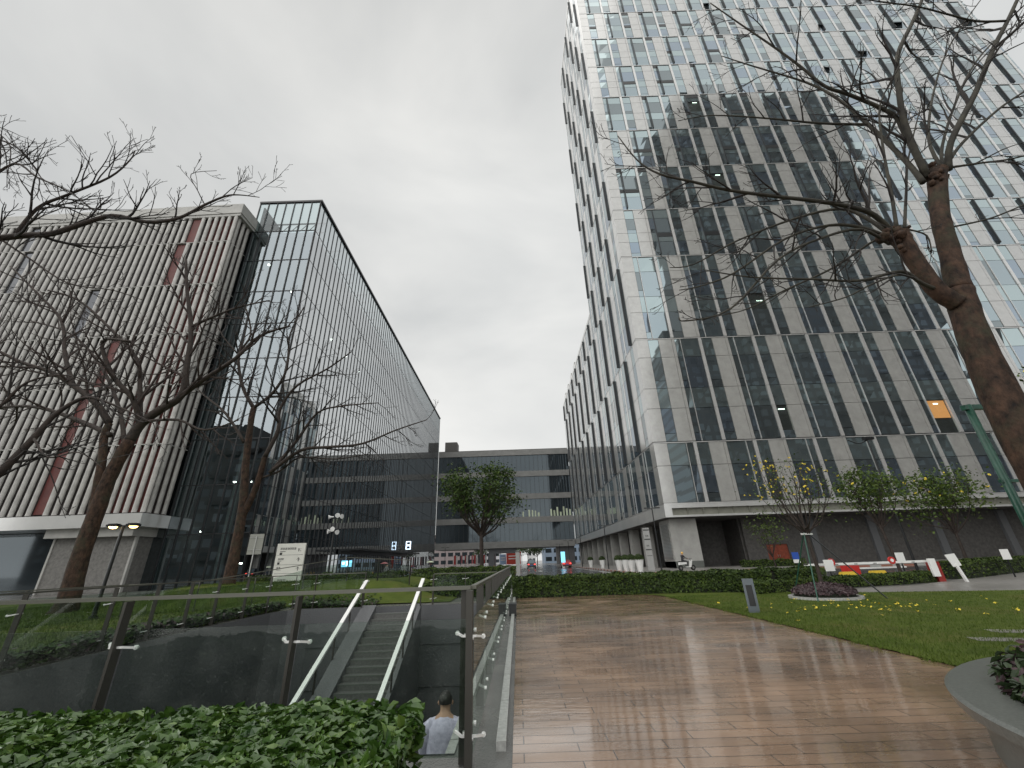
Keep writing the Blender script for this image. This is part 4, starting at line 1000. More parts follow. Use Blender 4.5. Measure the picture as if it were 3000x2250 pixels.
bare_tree('bare_tree', (cb.x, 24, .84),
  [([V((cb.x, 24, .8))]+px([(690, 1610), (712, 1480), (720, 1360), (736, 1230), (743, 1195)], 24), [.34, .27, .24, .20, .17, .15]),
   (px([(702, 1530), (745, 1440, 23.9), (762, 1390, 23.8), (775, 1340, 23.7)], 24), [.2, .17, .16, .14])],
  [(px([(743, 1195), (710, 1130, 23.8), (700, 1040, 23.6), (735, 980, 23.4), (720, 900, 23.2)], 24), .1, .025, 10, 2.4),
   (px([(743, 1195), (800, 1150, 23.6), (840, 1080, 23.2), (850, 980, 23), (890, 900, 22.8)], 24), .09, .02, 10, 2.4),
   (px([(715, 1295), (660, 1210, 24.3), (600, 1160, 24.6), (560, 1120, 24.9)], 24), .08, .02, 9, 2.2),
   (px([(775, 1340), (815, 1260, 23.6), (820, 1200, 23.5), (870, 1130, 23.3), (960, 1080, 23), (1030, 1030, 22.8)], 23.7), .11, .02, 11, 2.4),
   (px([(790, 1385), (880, 1320, 23.6), (960, 1310, 23.3), (1060, 1300, 23), (1160, 1260, 22.7), (1250, 1230, 22.4)], 23.8), .1, .015, 11, 2.2),
   (px([(800, 1375), (870, 1290, 23.8), (930, 1210, 23.6), (1000, 1190, 23.4), (1110, 1180, 23.2)], 23.8), .09, .015, 10, 2.2),
   (px([(765, 1400), (820, 1380, 24), (880, 1340, 24.2), (980, 1345, 24.4), (1080, 1330, 24.6)], 23.9), .06, .015, 9, 2.0),
   (px([(700, 1040), (650, 980, 23.5), (620, 900, 23.4)], 23.6), .05, .015, 8, 2.0)],
  'slim forked bare tree on the grass bank in front of the glass building', group='bare trees on the grass bank', mats=('bark', 'twig'), depth=2, num=9, ln=2.3, spread=.85, lift=.04, tw=.0085, limb_mat='bark_dark', lk=1.2)
# a bare tree outside the left edge whose branches reach in
bx = -11.6
bare_tree('bare_tree', (bx, 7.2, -.02),
  [([V((bx, 7.2, -.02)), V((bx, 7.2, 2.2)), V((bx+.1, 7.2, 4.2)), V((bx+.2, 7.1, 6.2))], [.3, .25, .22, .18])],
  [(px([(-230, 730), (-60, 705), (70, 690), (150, 685), (230, 660), (330, 632), (430, 650), (520, 640), (600, 600), (660, 575), (700, 571), (760, 578)], 6.6), .075, .006, 14, 1.25),
   (px([(40, 695), (110, 610, 6.5), (200, 570, 6.4), (320, 520, 6.3), (380, 470, 6.3), (396, 440, 6.3)], 6.6), .04, .006, 11, 1.2),
   (px([(-150, 715), (-60, 560, 6.5), (40, 480, 6.4), (110, 520, 6.3), (200, 560, 6.2), (280, 620, 6.1)], 6.6), .035, .006, 10, 1.1),
   (px([(-120, 460), (-20, 410), (60, 440), (120, 520), (150, 570)], 6.5), .025, .005, 10, .9),
   (px([(-100, 330), (-20, 380), (30, 430), (20, 520)], 6.4), .02, .005, 9, .8),
   (px([(600, 600), (580, 560, 6.5), (560, 510, 6.4), (635, 500, 6.4)], 6.6), .012, .004, 4, .5),
   (px([(0, 700), (90, 760, 6.7), (200, 830, 6.8), (330, 850, 6.9), (420, 880, 7)], 6.6), .022, .005, 9, 1.1),
   (px([(-180, 1560), (-60, 1440), (40, 1345), (120, 1260), (165, 1212), (250, 1165), (330, 1185), (450, 1240)], 7.2), .085, .008, 8, 1.3),
   (px([(100, 1285), (140, 1340, 7), (230, 1325, 6.9), (300, 1370, 6.8)], 7.1), .02, .005, 7, 1.0),
   (px([(-100, 1250), (0, 1190), (80, 1120), (200, 1100), (320, 1150)], 7.0), .035, .005, 8, 1.1)],
  'dark bare branches reaching in from a tree outside the left edge', mats=('bark_dark', 'twig'), depth=2, num=9, ln=1.6, spread=.65, lift=.06, tw=.005, limb_mat='bark_dark')

# leafy trees
def leafy_tree(name, base, H, trunk_h, crown_r, crown_h, nl, size, label, mats, r=.12, cz=None, flower=0, sparse=1.0, group=None, lean=(0, 0), cat='tree', nb=16, nclump=60):
    root = empty(name, base, label, cat, group); tb = MB()
    top = V((lean[0], lean[1], trunk_h)); pts = [V((0, 0, 0)), V((lean[0]*.3+.04, lean[1]*.3, trunk_h*.4)), top]
    tb.tube(smooth_path(pts, 4), lerp_r([r*1.25, r, r*.8], 9), 10); tb.build('trunk', M[mats[0]], root, True)
    bb = MB(); cc = V((lean[0], lean[1], cz if cz else H-crown_h/2)); cl = []
    for k in range(nb):
        a = 6.283*k/nb+rnd.uniform(-.3, .3); e = rnd.uniform(-.25, 1.0); f = rnd.uniform(.65, .98)
        end = cc+V((math.cos(a)*crown_r*f*math.cos(e*1.3), math.sin(a)*crown_r*f*math.cos(e*1.3), math.sin(e*1.5)*crown_h*.46*f))
        st = pts[-1]+(pts[1]-pts[-1])*rnd.uniform(0, .3); mid = (st+end)/2+V((0, 0, -.08*crown_h))+rv()*.12*crown_r
        q = smooth_path([st, mid, end], 4); bb.tube(q, lerp_r([r*.5, r*.1], len(q)), 6)
        cl.append(end)
        for j in range(6):
            t = rnd.uniform(.35, 1); p, d, _ = along(q, t); q2, _ = limb_pts(p, d+rv()*.9, crown_r*.35, 4, .2, .05); bb.tube(q2, lerp_r([r*.14, r*.04], 5), 4, False); cl.append(q2[-1])
    bb.build('branches', M[mats[0] if mats[0] != 'bark' else 'bark_dark'], root)
    for _ in range(nclump):
        d = rv(); f = rnd.random()**.4; cl.append(cc+V((d.x*crown_r*f, d.y*crown_r*f, d.z*crown_h*.5*f)))
    lb = MB()
    for _ in range(nl):
        c = rnd.choice(cl); s = crown_r*.2*sparse; p = c+V((rnd.gauss(0, s), rnd.gauss(0, s), rnd.gauss(0, s*.55)))
        if flower and rnd.random() < flower and p.z > cc.z-.1*crown_h:
            lb.cur = 2
            for k in range(4): leaf_s(lb, p+rv()*size*.5, rv(), size*1.0, 1.1)
            continue
        lb.cur = 0 if rnd.random() < .75 else 1
        leaf_s(lb, p, V((0, 0, .8))+rv(), size*rnd.uniform(.6, 1.3), 1.7)
    lb.build('crown', [M[mats[1]], M[mats[2]], M['petal']], root)
    return root
leafy_tree('broadleaf_tree', (-3.3, 40, .0), 10.5, 4.3, 3.6, 6.2, 8200, .15, 'round-crowned green tree in the middle before the bridge building', ('bark_dark', 'leaf_tree', 'leaf_lime'), r=.2, sparse=.62, nb=24, nclump=45)
leafy_tree('flowering_tree', (10.85, 16.4, .2), 5.1, 2.2, 1.35, 2.9, 760, .06, 'thin young tree with a few yellow blossoms growing from the purple flower bed', ('bark_dark', 'leaf_lime', 'leaf_tree'), r=.065, flower=.17, sparse=1.2, nb=18, nclump=0)
leafy_tree('young_tree', (20.4, 24.2, 0), 5.9, 2.9, 1.5, 2.3, 2300, .10, 'bushy young green tree behind the barrier gate', ('bark_dark', 'leaf_lime', 'leaf_tree'), r=.08, lean=(-.2, 0), group='young trees by the barrier gate')
leafy_tree('young_tree', (26.4, 26.5, 0), 5.8, 2.6, 2.2, 2.7, 2900, .11, 'bushy young green tree at the right edge near the green poles', ('bark_dark', 'leaf_lime', 'leaf_tree'), r=.09, lean=(.1, 0), group='young trees by the barrier gate', flower=.004)
leafy_tree('shrub_tree', (20.6, 36, 0), 4.6, 1.4, 1.3, 2.2, 500, .10, 'small thin yellowish sapling in front of the dark tower entrance', ('bark_dark', 'leaf_lime', 'leaf_tree'), r=.05, sparse=1.2, nb=12, nclump=8)
leafy_tree('young_tree', (12.9, 8.9, 0), 6.0, 3.6, .8, 2.6, 260, .06, 'thin flowering twigs behind the green support poles', ('bark_dark', 'leaf_lime', 'leaf_tree'), r=.04, flower=.06, sparse=1.4, nb=9, nclump=0)
# stakes holding the flowering tree
root = empty('tree_stakes', (10.85, 16.4, 0), 'green stakes and tie holding up the thin flowering tree', 'tree support')
q = MB(); q.tube([V((-1.0, -1.1, 0)), V((-.12, -.06, 2.2))], .022, 8); q.build('stake', M['green_pole'], root)
q = MB(); q.tube([V((1.45, -.95, 0)), V((.08, -.02, 2.15))], .022, 8); q.build('stake', M['dark'], root)
q = MB(); q.tube([V((-.35, 1.2, 0)), V((-.02, .1, 2.2))], .022, 8); q.build('stake', M['green_pole'], root)
q = MB(); q.bar((-.25, -.1, 2.15), (.22, 0, 2.15), .06); q.build('tie', M['steel_white'], root)

# ------------------------------------------------------------------ street furniture
def street_lamp(x, y, h, arm, label, lit=False, rz=0, group=None):
    root = empty('street_lamp', (x, y, 0), label, 'street lamp', group, rz)
    q = MB(); q.tube([V((0, 0, 0)), V((0, 0, .9)), V((0, 0, h))], [.085, .07, .055], 10); q.tube([V((0, 0, 0)), V((0, 0, .12))], .14, 12); q.build('pole', M['black'], root)
    q = MB(); q.bar((-.35*arm, 0, h), (.35*arm, 0, h), .05); q.build('arm', M['black'], root)
    for s in (-1, 1):
        q = MB(); a, b = s*arm*.3, s*arm
        q.box(min(a, b), max(a, b), -.13, .13, h-.03, h+.06); q.box(min(a, b)+.05, max(a, b)-.05, -.1, .1, h+.06, h+.09); hd_ = q.build('lamp_head', M['black'], root)
        q = MB(); q.lathe([(0, -.11), (.1, -.09), (.15, -.03)], 14, (s*arm*.68, 0, h)) if lit else q.box(min(a, b)+.1, max(a, b)-.06, -.09, .09, h-.036, h-.03)
        q.build('lens', M['lamp_warm'] if lit else M['panel_light'], hd_)
    return root
street_lamp(-16.2, 17.52, 3.37, .62, 'lit twin-headed street lamp with amber lenses before the ribbed building', True)
for (x, y, h, lab) in ((15.03, 47.05, 6.45, 'tallest black twin-headed street lamp in front of the tower corner'), (12.75, 63, 5.9, 'black twin-headed street lamp behind the row of four pots'), (12.0, 83, 5.7, 'black twin-headed street lamp behind the second lamp along the tower'), (12.1, 104, 5.6, 'small far black street lamp before the bridge end'), (12.1, 126, 5.6, 'farthest black street lamp right under the bridge corner'), (-20.4, 124, 5.6, 'dark street lamp left of the round tree under the bridge')):
    street_lamp(x, y, h, .85 if y < 100 else 1.1, lab, group='unlit street lamps along the street')
# floodlight pole between the young trees (dark, bowed arm)
root = empty('street_lamp', (26.9, 30.5, 0), 'dark lamp post with bowed arm before the tower windows, right of the flowering tree', 'street lamp')
q = MB(); q.tube([V((0, 0, 0)), V((0, 0, 9.3))], [.09, .05], 8); q.build('pole', M['black'], root)
q = MB(); q.tube(smooth_path([V((0, 0, 9.2)), V((-.7, 0, 8.95)), V((-1.5, 0, 9.25))], 4), .04, 6); q.box(-.25, .45, -.15, .15, 9.2, 9.4); q.build('lamp_head', M['black'], root)

def bollard(x, y, rz):
    root = empty('light_bollard', (x, y, 0), 'grey metal light bollard at the edge of the lawn', 'bollard light', rz=rz); h = .88
    q = MB(); q.box(-.14, .14, -.09, -.0, 0, h); q.box(-.14, -.08, 0, .09, 0, h); q.box(.08, .14, 0, .09, 0, h); q.box(-.08, .08, 0, .09, h-.16, h); q.box(-.08, .08, 0, .09, 0, .18); q.build('body', mat('blue_grey_metal', (.115, .135, .15), .35, metal=.4), root)
    q = MB(); q.box(-.078, .078, .02, .05, .18, h-.16); q.build('lens', M['black'], root)
bollard(6.61, 13.15, R(155))
root = empty('drain_box', (-.22, 14.6, 0), 'small black utility box at the end of the walkway beside the glass railing', 'box')
q = MB(); q.box(-.1, .12, -.25, .25, 0, .30); q.build('body', M['black'], root); q = MB(); q.box(-.11, .13, -.26, .26, .3, .33); q.build('lid', M['dark'], root)

def pot(x, y, lab, group):
    root = empty('planter_pot', (x, y, .12), lab, 'planter pot', group)
    q = MB(); q.lathe([(0, 0), (.24, 0), (.44, 1.18), (.46, 1.2), (.40, 1.2), (.38, 1.1), (0, 1.1)], 24); q.build('pot', M['white'], root, False)
    q = MB(); q.cur = 0; q.lathe([(.3, 1.1), (.42, 1.35), (.3, 1.6), (0, 1.68)], 12)
    for _ in range(420):
        d = rv(); d.z = abs(d.z); q.cur = 1; leaf_s(q, V((d.x*.5, d.y*.5, 1.2+d.z*.52))+rv()*.03, d+rv()*.6, .09)
    q.build('shrub', [M['core'], M['leaf_hedge']], root)
for (x, y, nm) in ((12.3, 46.44, 'nearest white tapered pot of the four in a row by the street'), (11.95, 48.3, 'second nearest white tapered pot of the four by the street'), (11.8, 50.3, 'third white tapered pot of the four by the street'), (11.6, 52.8, 'farthest white tapered pot of the four by the street')):
    pot(x+.35, y, nm, 'white pots with clipped shrubs along the tower side')
pot(13.3, 70.2, 'white pot with shrub, nearer of the two standing behind the second lamp', 'white pots with clipped shrubs along the tower side')
pot(12.9, 79, 'white pot with shrub, farther of the two standing behind the second lamp', 'white pots with clipped shrubs along the tower side')

def glyphs(mb, x, z, y, n, sz, seed=1):
    """small square characters made of strokes"""
    r = random.Random(seed)
    for k in range(n):
        a = x+k*sz*1.15
        for j in range(3): mb.box(a, a+sz, y-.004, y, z+j*sz*.42, z+j*sz*.42+sz*.16)
        for j in range(2): t = a+sz*r.choice((.05, .3, .42, .6, .8)); mb.box(t, t+sz*.15, y-.0045, y, z, z+sz)
def text(s_, size, loc, m, parent, rot=(R(90), 0, 0), name='lettering'):
    c = bpy.data.curves.new(name, 'FONT'); c.body = s_; c.size = size; c.extrude = .002; c.align_x = 'LEFT'
    o = bpy.data.objects.new(name, c); C.objects.link(o); c.materials.append(m); o.location = loc; o.rotation_euler = rot; o.parent = parent; return o
# white direction board
root = empty('direction_sign', (-13.55, 26.2, .0), 'white direction board with black arrows and small text on the grass bank', 'sign', rz=R(4))
q = MB(); q.box(-.82, .82, -.06, .06, .80, 2.93); q.build('board', M['sign_white'], root)
q = MB(); q.box(-.6, -.5, -.04, .04, .4, .8); q.box(.5, .6, -.04, .04, .4, .8); q.build('foot', M['dark'], root)
q = MB()
for z in (2.28, 1.75, 1.28): q.box(-.74, .74, -.066, -.061, z, z+.014)
glyphs(q, -.62, 2.58, -.061, 7, .115, 3); q.box(-.62, -.30, -.066, -.061, 2.47, 2.50); q.box(-.62, -.48, -.066, -.061, 2.30, 2.43)
glyphs(q, -.66, 2.02, -.061, 3, .10, 5); q.box(-.66, -.45, -.066, -.061, 1.95, 1.97); q.box(-.66, -.53, -.066, -.061, 1.78, 1.90)
glyphs(q, -.66, 1.55, -.061, 2, .10, 8); q.box(-.66, -.40, -.066, -.061, 1.47, 1.49)
glyphs(q, -.5, .92, -.061, 6, .07, 9)
for (cx, cz, a) in ((.52, 2.55, R(135)), (.52, 2.02, R(90)), (.56, 1.52, R(90))):
    d = V((math.cos(a), 0, math.sin(a))); o_ = V((cx, -.064, cz)); n_ = V((-d.z, 0, d.x))
    q.bar(o_-d*.1, o_+d*.1, .035, .006); 
    for s in (-1, 1): q.bar(o_+d*.12, o_-d*.01+n_*s*.1, .035, .006)
q.build('lettering', M['ink'], root)
root = empty('notice_board', (-17.0, 28.2, .0), 'back of a grey notice board on a thin pole left of the white direction sign', 'sign', rz=R(3))
q = MB(); q.tube([V((0, -.03, .4)), V((0, -.03, 3.55))], .035, 8); q.build('pole', M['steel'], root)
q = MB(); q.box(-.45, .45, 0, .02, 2.45, 3.68); q.build('board', mat('board_back', (.34, .34, .31), .5), root)
q = MB(); q.box(-.43, .43, -.03, -.001, 3.45, 3.49); q.box(-.43, .43, -.03, -.001, 2.7, 2.74); q.build('battens', M['steel'], root)
# camera mast
root = empty('loudspeaker_mast', (-18.95, 44.5, 0), 'black mast with a cluster of white loudspeakers before the glass building', 'mast')
q = MB(); q.tube([V((0, 0, 0)), V((0, 0, 6.3))], [.09, .06], 10); q.build('mast', M['black'], root)
for (x, y, z, a) in ((-.38, -.1, 6.35, 200), (.2, -.15, 6.5, 300), (.5, -.1, 6.4, 330), (-.25, -.15, 4.95, 220), (.28, -.15, 4.85, 320), (.05, -.2, 5.15, 270)):
    q = MB(); d = V((math.cos(R(a)), math.sin(R(a)), -.1)); p = V((x, y, z)); q.tube([p-d*.22, p-d*.05, p+d*.12, p+d*.3], [.05, .07, .13, .24], 12); q.build('loudspeaker', M['white'], root)
q = MB(); q.bar((-.4, 0, 6.2), (.5, 0, 6.2), .05); q.bar((-.3, 0, 4.9), (.3, 0, 4.9), .05); q.bar((-.9, 0, 4.2), (.2, 0, 4.2), .04); q.build('bracket', M['black'], root)
# pale pillar by the road and tower totem
root = empty('gate_pillar', (.0, 51, 0), 'pale stone pillar standing at the road edge beside the hedge strips', 'pillar')
q = MB(); q.box(-.24, .24, -.2, .2, 0, 2.5); q.build('shaft', M['coping'], root); q = MB(); q.box(-.27, .27, -.23, .23, 2.5, 2.58); q.build('cap', M['granite_seat'], root)
root = empty('sign_totem', (14.9, 50.2, .12), 'tall white sign totem with dark panels by the tower corner', 'sign')
q = MB(); q.box(-.36, .36, -.15, .15, 0, 4.5); q.build('body', mat('totem_grey', (.36, .36, .35), .45), root)
q = MB()
for z in (4.2, 3.2, 2.1): q.box(-.34, .34, -.16, -.151, z, z+.12)
glyphs(q, -.16, 3.55, -.152, 2, .16, 2); glyphs(q, -.2, 2.5, -.152, 2, .14, 4); q.box(-.3, .3, -.158, -.151, 1.5, 1.55); q.build('lettering', M['ink'], root)
root = empty('light_totem', (9.2, 90, 0), 'glowing cyan sign totem on the kerb beyond the pots', 'sign')
q = MB(); q.box(-.4, .4, -.2, .2, 1.0, 3.0); q.build('panel', M['screen_blue'], root); q = MB(); q.box(-.25, .25, -.15, .15, 0, 1.0); q.build('foot', M['white'], root)
# lit sign and screen by the glass building
root = empty('lit_sign', (-25.2, 101, 0), 'small lit blue-white sign hanging on the glass street front', 'sign')
q = MB(); q.bar((-1.4, 0, 5.5), (-.1, 0, 5.5), .08); q.build('bracket', M['dark'], root)
q = MB()
for z in (4.75, 5.65): 
    q.box(-.55, -.40, -.1, .1, z, z+.85); q.box(.40, .55, -.1, .1, z, z+.85); q.box(-.4, .4, -.1, .1, z, z+.14); q.box(-.4, .4, -.1, .1, z+.71, z+.85)
q.build('tubes', M['screen_white'], root)
root = empty('video_screen', (-23.2, 60, 0), 'bright blue video screen on a stand before the glass building', 'screen')
q = MB(); q.box(-.7, .7, -.04, .04, 1.5, 2.3); q.build('panel', M['screen_blue'], root); q = MB(); q.box(-.78, .78, .041, .1, 1.42, 2.38); q.box(-.06, .06, .0, .08, 0, 1.42); q.build('stand', M['dark'], root)
q = MB(); q.box(-.05, .2, -.05, -.041, 1.65, 2.2); q.box(-.6, -.25, -.05, -.041, 1.8, 2.1); q.build('picture', M['screen_white'], root)
# bollards along the striped kerb
b0_ = None
for k in range(9):
    x, y = -20.2+k*.55+k*k*.16, 62+k*5.2
    lab = ['nearest', 'second', 'third', 'fourth', 'fifth', 'sixth', 'seventh', 'eighth', 'farthest'][k]+' brown bollard in the row along the striped kerb, counted from the viewer'
    if b0_ is None:
        b0_ = empty('bollard', (x, y, 0), lab, 'bollard', 'brown bollards along the striped kerb')
        q = MB(); q.lathe([(.15, 0), (.13, .1), (.12, .75), (0, .85)], 12); q.build('post', mat('brown_bollard', (.16, .1, .07), .5), b0_); q = MB(); q.lathe([(.123, .55), (.123, .66)], 12); q.build('band', M['yellow'], b0_)
    else:
        c = copy_tree(b0_); c.location = (x, y, 0); c['label'] = lab

# parking barriers
root = empty('barrier_gate', (20.6, 22.4, 0), 'red and white parking barrier with its long arm lowered behind the flower bed', 'barrier gate')
q = MB(); q.box(-.16, .16, -.2, .2, 0, .9); q.build('cabinet', mat('dull_red_paint', (.30, .03, .025), .45), root)
q = MB(); q.box(-.42, -.1, -.32, -.22, .25, 1.05); q.build('white_panel', M['white'], root)
q = MB(); q.box(-6.1, -.2, -.06, .02, .88, .98); a_ = q.build('arm', M['white'], root)
q = MB()
for k in range(6): x = -5.8+k*.95; q.box(x, x+.16, -.066, -.061, .90, .93)
q.build('arm_marks', M['dark'], a_)
for x in (-5.0, -2.0): q = MB(); q.tube([V((x, -.09, 1.02)), V((x, -.03, 1.02))], .17, 18); q.build('reflector_disc', M['red'], a_); q = MB(); q.tube([V((x, -.1, 1.02)), V((x, -.091, 1.02))], .08, 14); q.build('disc_centre', M['white'], a_)
q = MB(); q.box(-6.3, -6.0, -.1, .1, 0, .92); q.build('arm_rest', M['white'], root)
root = empty('barrier_gate', (19.3, 25.5, 0), 'small red parking barrier box with short white arm behind the long barrier', 'barrier gate')
q = MB(); q.box(-.9, -.2, -.25, .25, 0, .75); q.build('cabinet', M['red'], root); q = MB(); q.box(-.2, 2.6, -.05, .05, .55, .63); q.build('arm', M['white'], root)
for (x, y, l) in ((16.2, 22.3, 'left'), (17.9, 22.6, 'right')):
    mb = MB(); mb.add([(-.5, -.25, 0), (.5, -.25, 0), (.5, .25, 0), (-.5, .25, 0), (-.42, -.15, .28), (.42, -.15, .28), (.42, .15, .28), (-.42, .15, .28)], [(4, 5, 6, 7), (0, 1, 5, 4), (1, 2, 6, 5), (2, 3, 7, 6), (3, 0, 4, 7)])
    o_ = mb.build('kerb_block', M['yellow'], loc=(x, y, .38)); o_.scale = (.8, .6, .7)
    tag(o_, 'yellow kerb block on the %s below the barrier arm' % l, 'kerb block', 'yellow kerb blocks')
root = empty('notice_sign', (20.9, 21.6, 0), 'white rounded notice board on a leaning post at the barrier', 'sign')
q = MB(); q.bar((.25, 0, 0), (.05, 0, .8), .1); q.build('post', M['white'], root)
q = MB(); q.add([(-.30, -.02, 1.2), (.18, -.02, 1.25), (.30, -.02, .72), (-.1, -.02, .66), (-.30, .02, 1.2), (.18, .02, 1.25), (.30, .02, .72), (-.1, .02, .66)], [(0, 3, 2, 1), (4, 5, 6, 7), (0, 1, 5, 4), (1, 2, 6, 5), (2, 3, 7, 6), (3, 0, 4, 7)]); q.build('board', M['white'], root)
for (x, y, z, lab) in ((20.5, 24.0, .85, 'small white label on the trunk support of the young tree behind the barrier'), (25.7, 23.6, .85, 'small white square sign above the clipped hedge at the right'), (15.0, 21.7, .65, 'small white box sign left below the barrier arm')):
    root = empty('small_sign', (x, y, 0), lab, 'sign'); q = MB(); q.box(-.22, .22, -.015, .015, z, z+.5); q.build('board', M['white'], root); q = MB(); q.box(-.03, .03, .016, .05, 0, z+.3); q.build('post', M['dark'], root)
root = empty('small_sign', (29.6, 47.5, .12), 'small blue and white sign on the forecourt right of the red door', 'sign'); q = MB(); q.box(-.35, .35, -.02, .02, .7, 1.4); q.build('board', M['blue'], root); q = MB(); q.box(-.35, .35, -.02, .02, .35, .69); q.build('lower_board', M['white'], root); q = MB(); q.box(-.04, .04, .021, .08, 0, 1); q.build('post', M['dark'], root)

# ------------------------------------------------------------------ vehicles
def car(x, y, lab, paint, L_=4.5, W_=1.82, H_=1.46, suv=False):
    root = empty('parked_car' if 0 else 'car', (x, y, 0), lab, 'car'); hw = W_/2
    prof = [(-L_/2, .42), (-L_/2+.02, .78), (-L_/2+.1, .98), (-L_/2+(.25 if suv else .75), 1.02), (-L_/2+(.55 if suv else 1.35), H_-.06), (-L_/2+1.7, H_), (.35, H_-.02), (1.1, 1.0), (L_/2-.15, .86), (L_/2, .6), (L_/2-.03, .32), (-L_/2+.05, .3)]
    q = MB(); n = len(prof); sec = []
    for s, k in ((-1, 1), (-1, .0), (1, .0), (1, 1)):
        pass
    for wd in (-hw, -hw*.94, hw*.94, hw):
        for (u, z) in prof:
            ins = .17*max(0, (z-.95)/(H_-.95)); e = .03 if abs(wd) > hw*.95 else 0
            sec.append((math.copysign(abs(wd)-ins*hw, wd), u*(1-e*.5), z-(e if z > .9 else -e)))
    q.add(sec, [(a*n+i, a*n+(i+1) % n, (a+1)*n+(i+1) % n, (a+1)*n+i) for a in range(3) for i in range(n)]+[tuple(range(n-1, -1, -1)), tuple(range(3*n, 4*n))])
    q.build('body', M[paint], root)
    q = MB(); y0 = -L_/2+(.27 if suv else .82); y1 = -L_/2+(.52 if suv else 1.28)
    q.quad((-hw*.74, y0-.012, 1.05), (hw*.74, y0-.012, 1.05), (hw*.68, y1-.03, H_-.12), (-hw*.68, y1-.03, H_-.12)); q.build('rear_window', M['bridge_glass'], root)
    for s in (-1, 1):
        q = MB(); q.add([(s*hw*.985, y0+.35, 1.03), (s*hw*.985, .95, 1.03), (s*hw*.86, .4, H_-.1), (s*hw*.86, y1+.3, H_-.1)], [(0, 1, 2, 3)]); q.build('side_window', M['bridge_glass'], root)
        q = MB(); q.box(min(s*hw*.55, s*hw*.93), max(s*hw*.55, s*hw*.93), -L_/2-.02, -L_/2+.1, .72, .9); q.build('tail_light', M['tail'], root)
        q = MB(); q.box(min(s*hw*.9, s*(hw+.17)), max(s*hw*.9, s*(hw+.17)), .75, .9, .98, 1.12); q.build('mirror', M[paint], root)
        for yy in (-L_/2+.85, L_/2-.85):
            q = MB(); q.tube([V((s*(hw-.2), yy, .33)), V((s*(hw+.01), yy, .33))], .33, 20); wq = q.build('wheel', M['tyre'], root); q = MB(); q.tube([V((s*(hw+.012), yy, .33)), V((s*(hw+.02), yy, .33))], .2, 14); q.build('rim', M['steel'], wq)
    q = MB(); q.box(-.26, .26, -L_/2-.03, -L_/2-.01, .55, .68); q.build('number_plate', M['screen_blue'] if 0 else M['blue'], root)
    q = MB(); q.box(-hw*.95, hw*.95, -L_/2-.04, -L_/2+.1, .32, .5); q.build('bumper', M['dark'], root)
    return root
car(9.9, 92, 'red car with lit tail lamps driving away under the bridge', 'car_red')
car(2.9, 96, 'dark square-backed van ahead of the red car on the street', 'car_dark', 4.4, 1.75, 1.8, True)
car(-3.5, 215, 'small dark car far beyond the bridge', 'car_dark')

# ------------------------------------------------------------------ beyond the bridge
def far_block(x0, x1, y, h, m, lab, wcol='bridge_glass'):
    root = empty('distant_building', ((x0+x1)/2, y, 0), lab, 'building'); wd = (x1-x0)/2
    q = MB(); q.box(-wd, wd, 0, 25, 0, h); q.build('walls', m, root)
    q = MB(); n = max(2, int(wd*2/4))
    for f in range(max(1, int(h/4))):
        for k in range(n): a = -wd+(2*wd)*k/n; q.box(a+.6, a+2*wd/n-.6, -.03, .1, f*4+1, f*4+3)
    q.build('windows', M[wcol], root)
    q = MB(); q.box(-wd-.2, wd+.2, -.2, 25.2, h, h+.6); q.build('roof', M['brick_grey'], root)
far_block(-60, -24, 250, 16, mat('far_pink_wall', (.24, .2, .2), .7), 'pinkish low building far behind the left side of the bridge')
far_block(-23, -12, 300, 9, mat('far_white_wall', (.6, .6, .62), .7), 'small white shop building far beyond the bridge')
far_block(14, 40, 230, 22, mat('far_blue_wall', (.22, .28, .36), .5), 'bluish building far beyond the bridge on the right')
far_block(8, 13.5, 330, 30, mat('far_pale_wall', (.6, .6, .6), .7), 'slim pale tower block far down the street')
def hoarding(x0, x1, y, h, m, lab):
    root = empty('hoarding', ((x0+x1)/2, y, 0), lab, 'hoarding'); wd = (x1-x0)/2
    q = MB(); q.box(-wd, wd, 0, .1, .4, h); q.build('panel', m, root)
    q = MB()
    for x in (-wd, 0, wd-.12): q.box(x, x+.12, .11, .25, 0, h)
    q.build('posts', M['dark'], root)
    q = MB()
    for z in (h*.45, h*.65): q.box(-wd*.7, wd*.6, -.02, -.002, z, z+h*.07)
    q.build('lettering', M['white'], root)
hoarding(-4.5, 1.2, 175, 5, mat('red_hoarding', (.5, .06, .04), .5), 'red advertising hoarding seen through the underpass')
hoarding(-7.2, -4.6, 176, 4.2, mat('blue_grey_hoarding', (.3, .42, .6), .5), 'pale blue hoarding left of the red one in the underpass')
for k in range(16):
    x = -24+k*.9; y = 168+rnd.uniform(-3, 3)
    root = empty('banner_flag', (x, y, 0), '%s upright banner in the row under the left half of the bridge' % ['red', 'white', 'dark', 'pink'][k % 4], 'banner', 'upright banners beyond the bridge')
    q = MB(); q.tube([V((0, 0, 0)), V((0, 0, 4.2))], .05, 6); q.build('pole', M['dark'], root)
    q = MB(); q.box(.05, .6, -.015, .015, .8+rnd.random()*.6, 4.1); q.build('cloth', [M['red'], M['white'], M['cloth_navy'], M['umb_pink']][k % 4], root)
for (x, y, s_) in ((5.5, 240, 1.3), (9, 205, 1.0), (-1, 290, 1.6), (3, 330, 1.5), (11.5, 260, 1.2), (-12, 230, 1.2), (-18, 215, 1)):
    leafy_tree('distant_tree', (x, y, 0), 9*s_, 3.5*s_, 3.4*s_, 5*s_, 700, .5, 'dark green street tree far beyond the bridge', ('bark_dark', 'leaf_tree', 'leaf_dark'), r=.2, group='street trees far beyond the bridge', nb=8, nclump=30)
q = MB()
for k in range(14): q.box(-24+k*1.4, -24+k*1.4+.05, 151, 151.05, 0, 1.1)
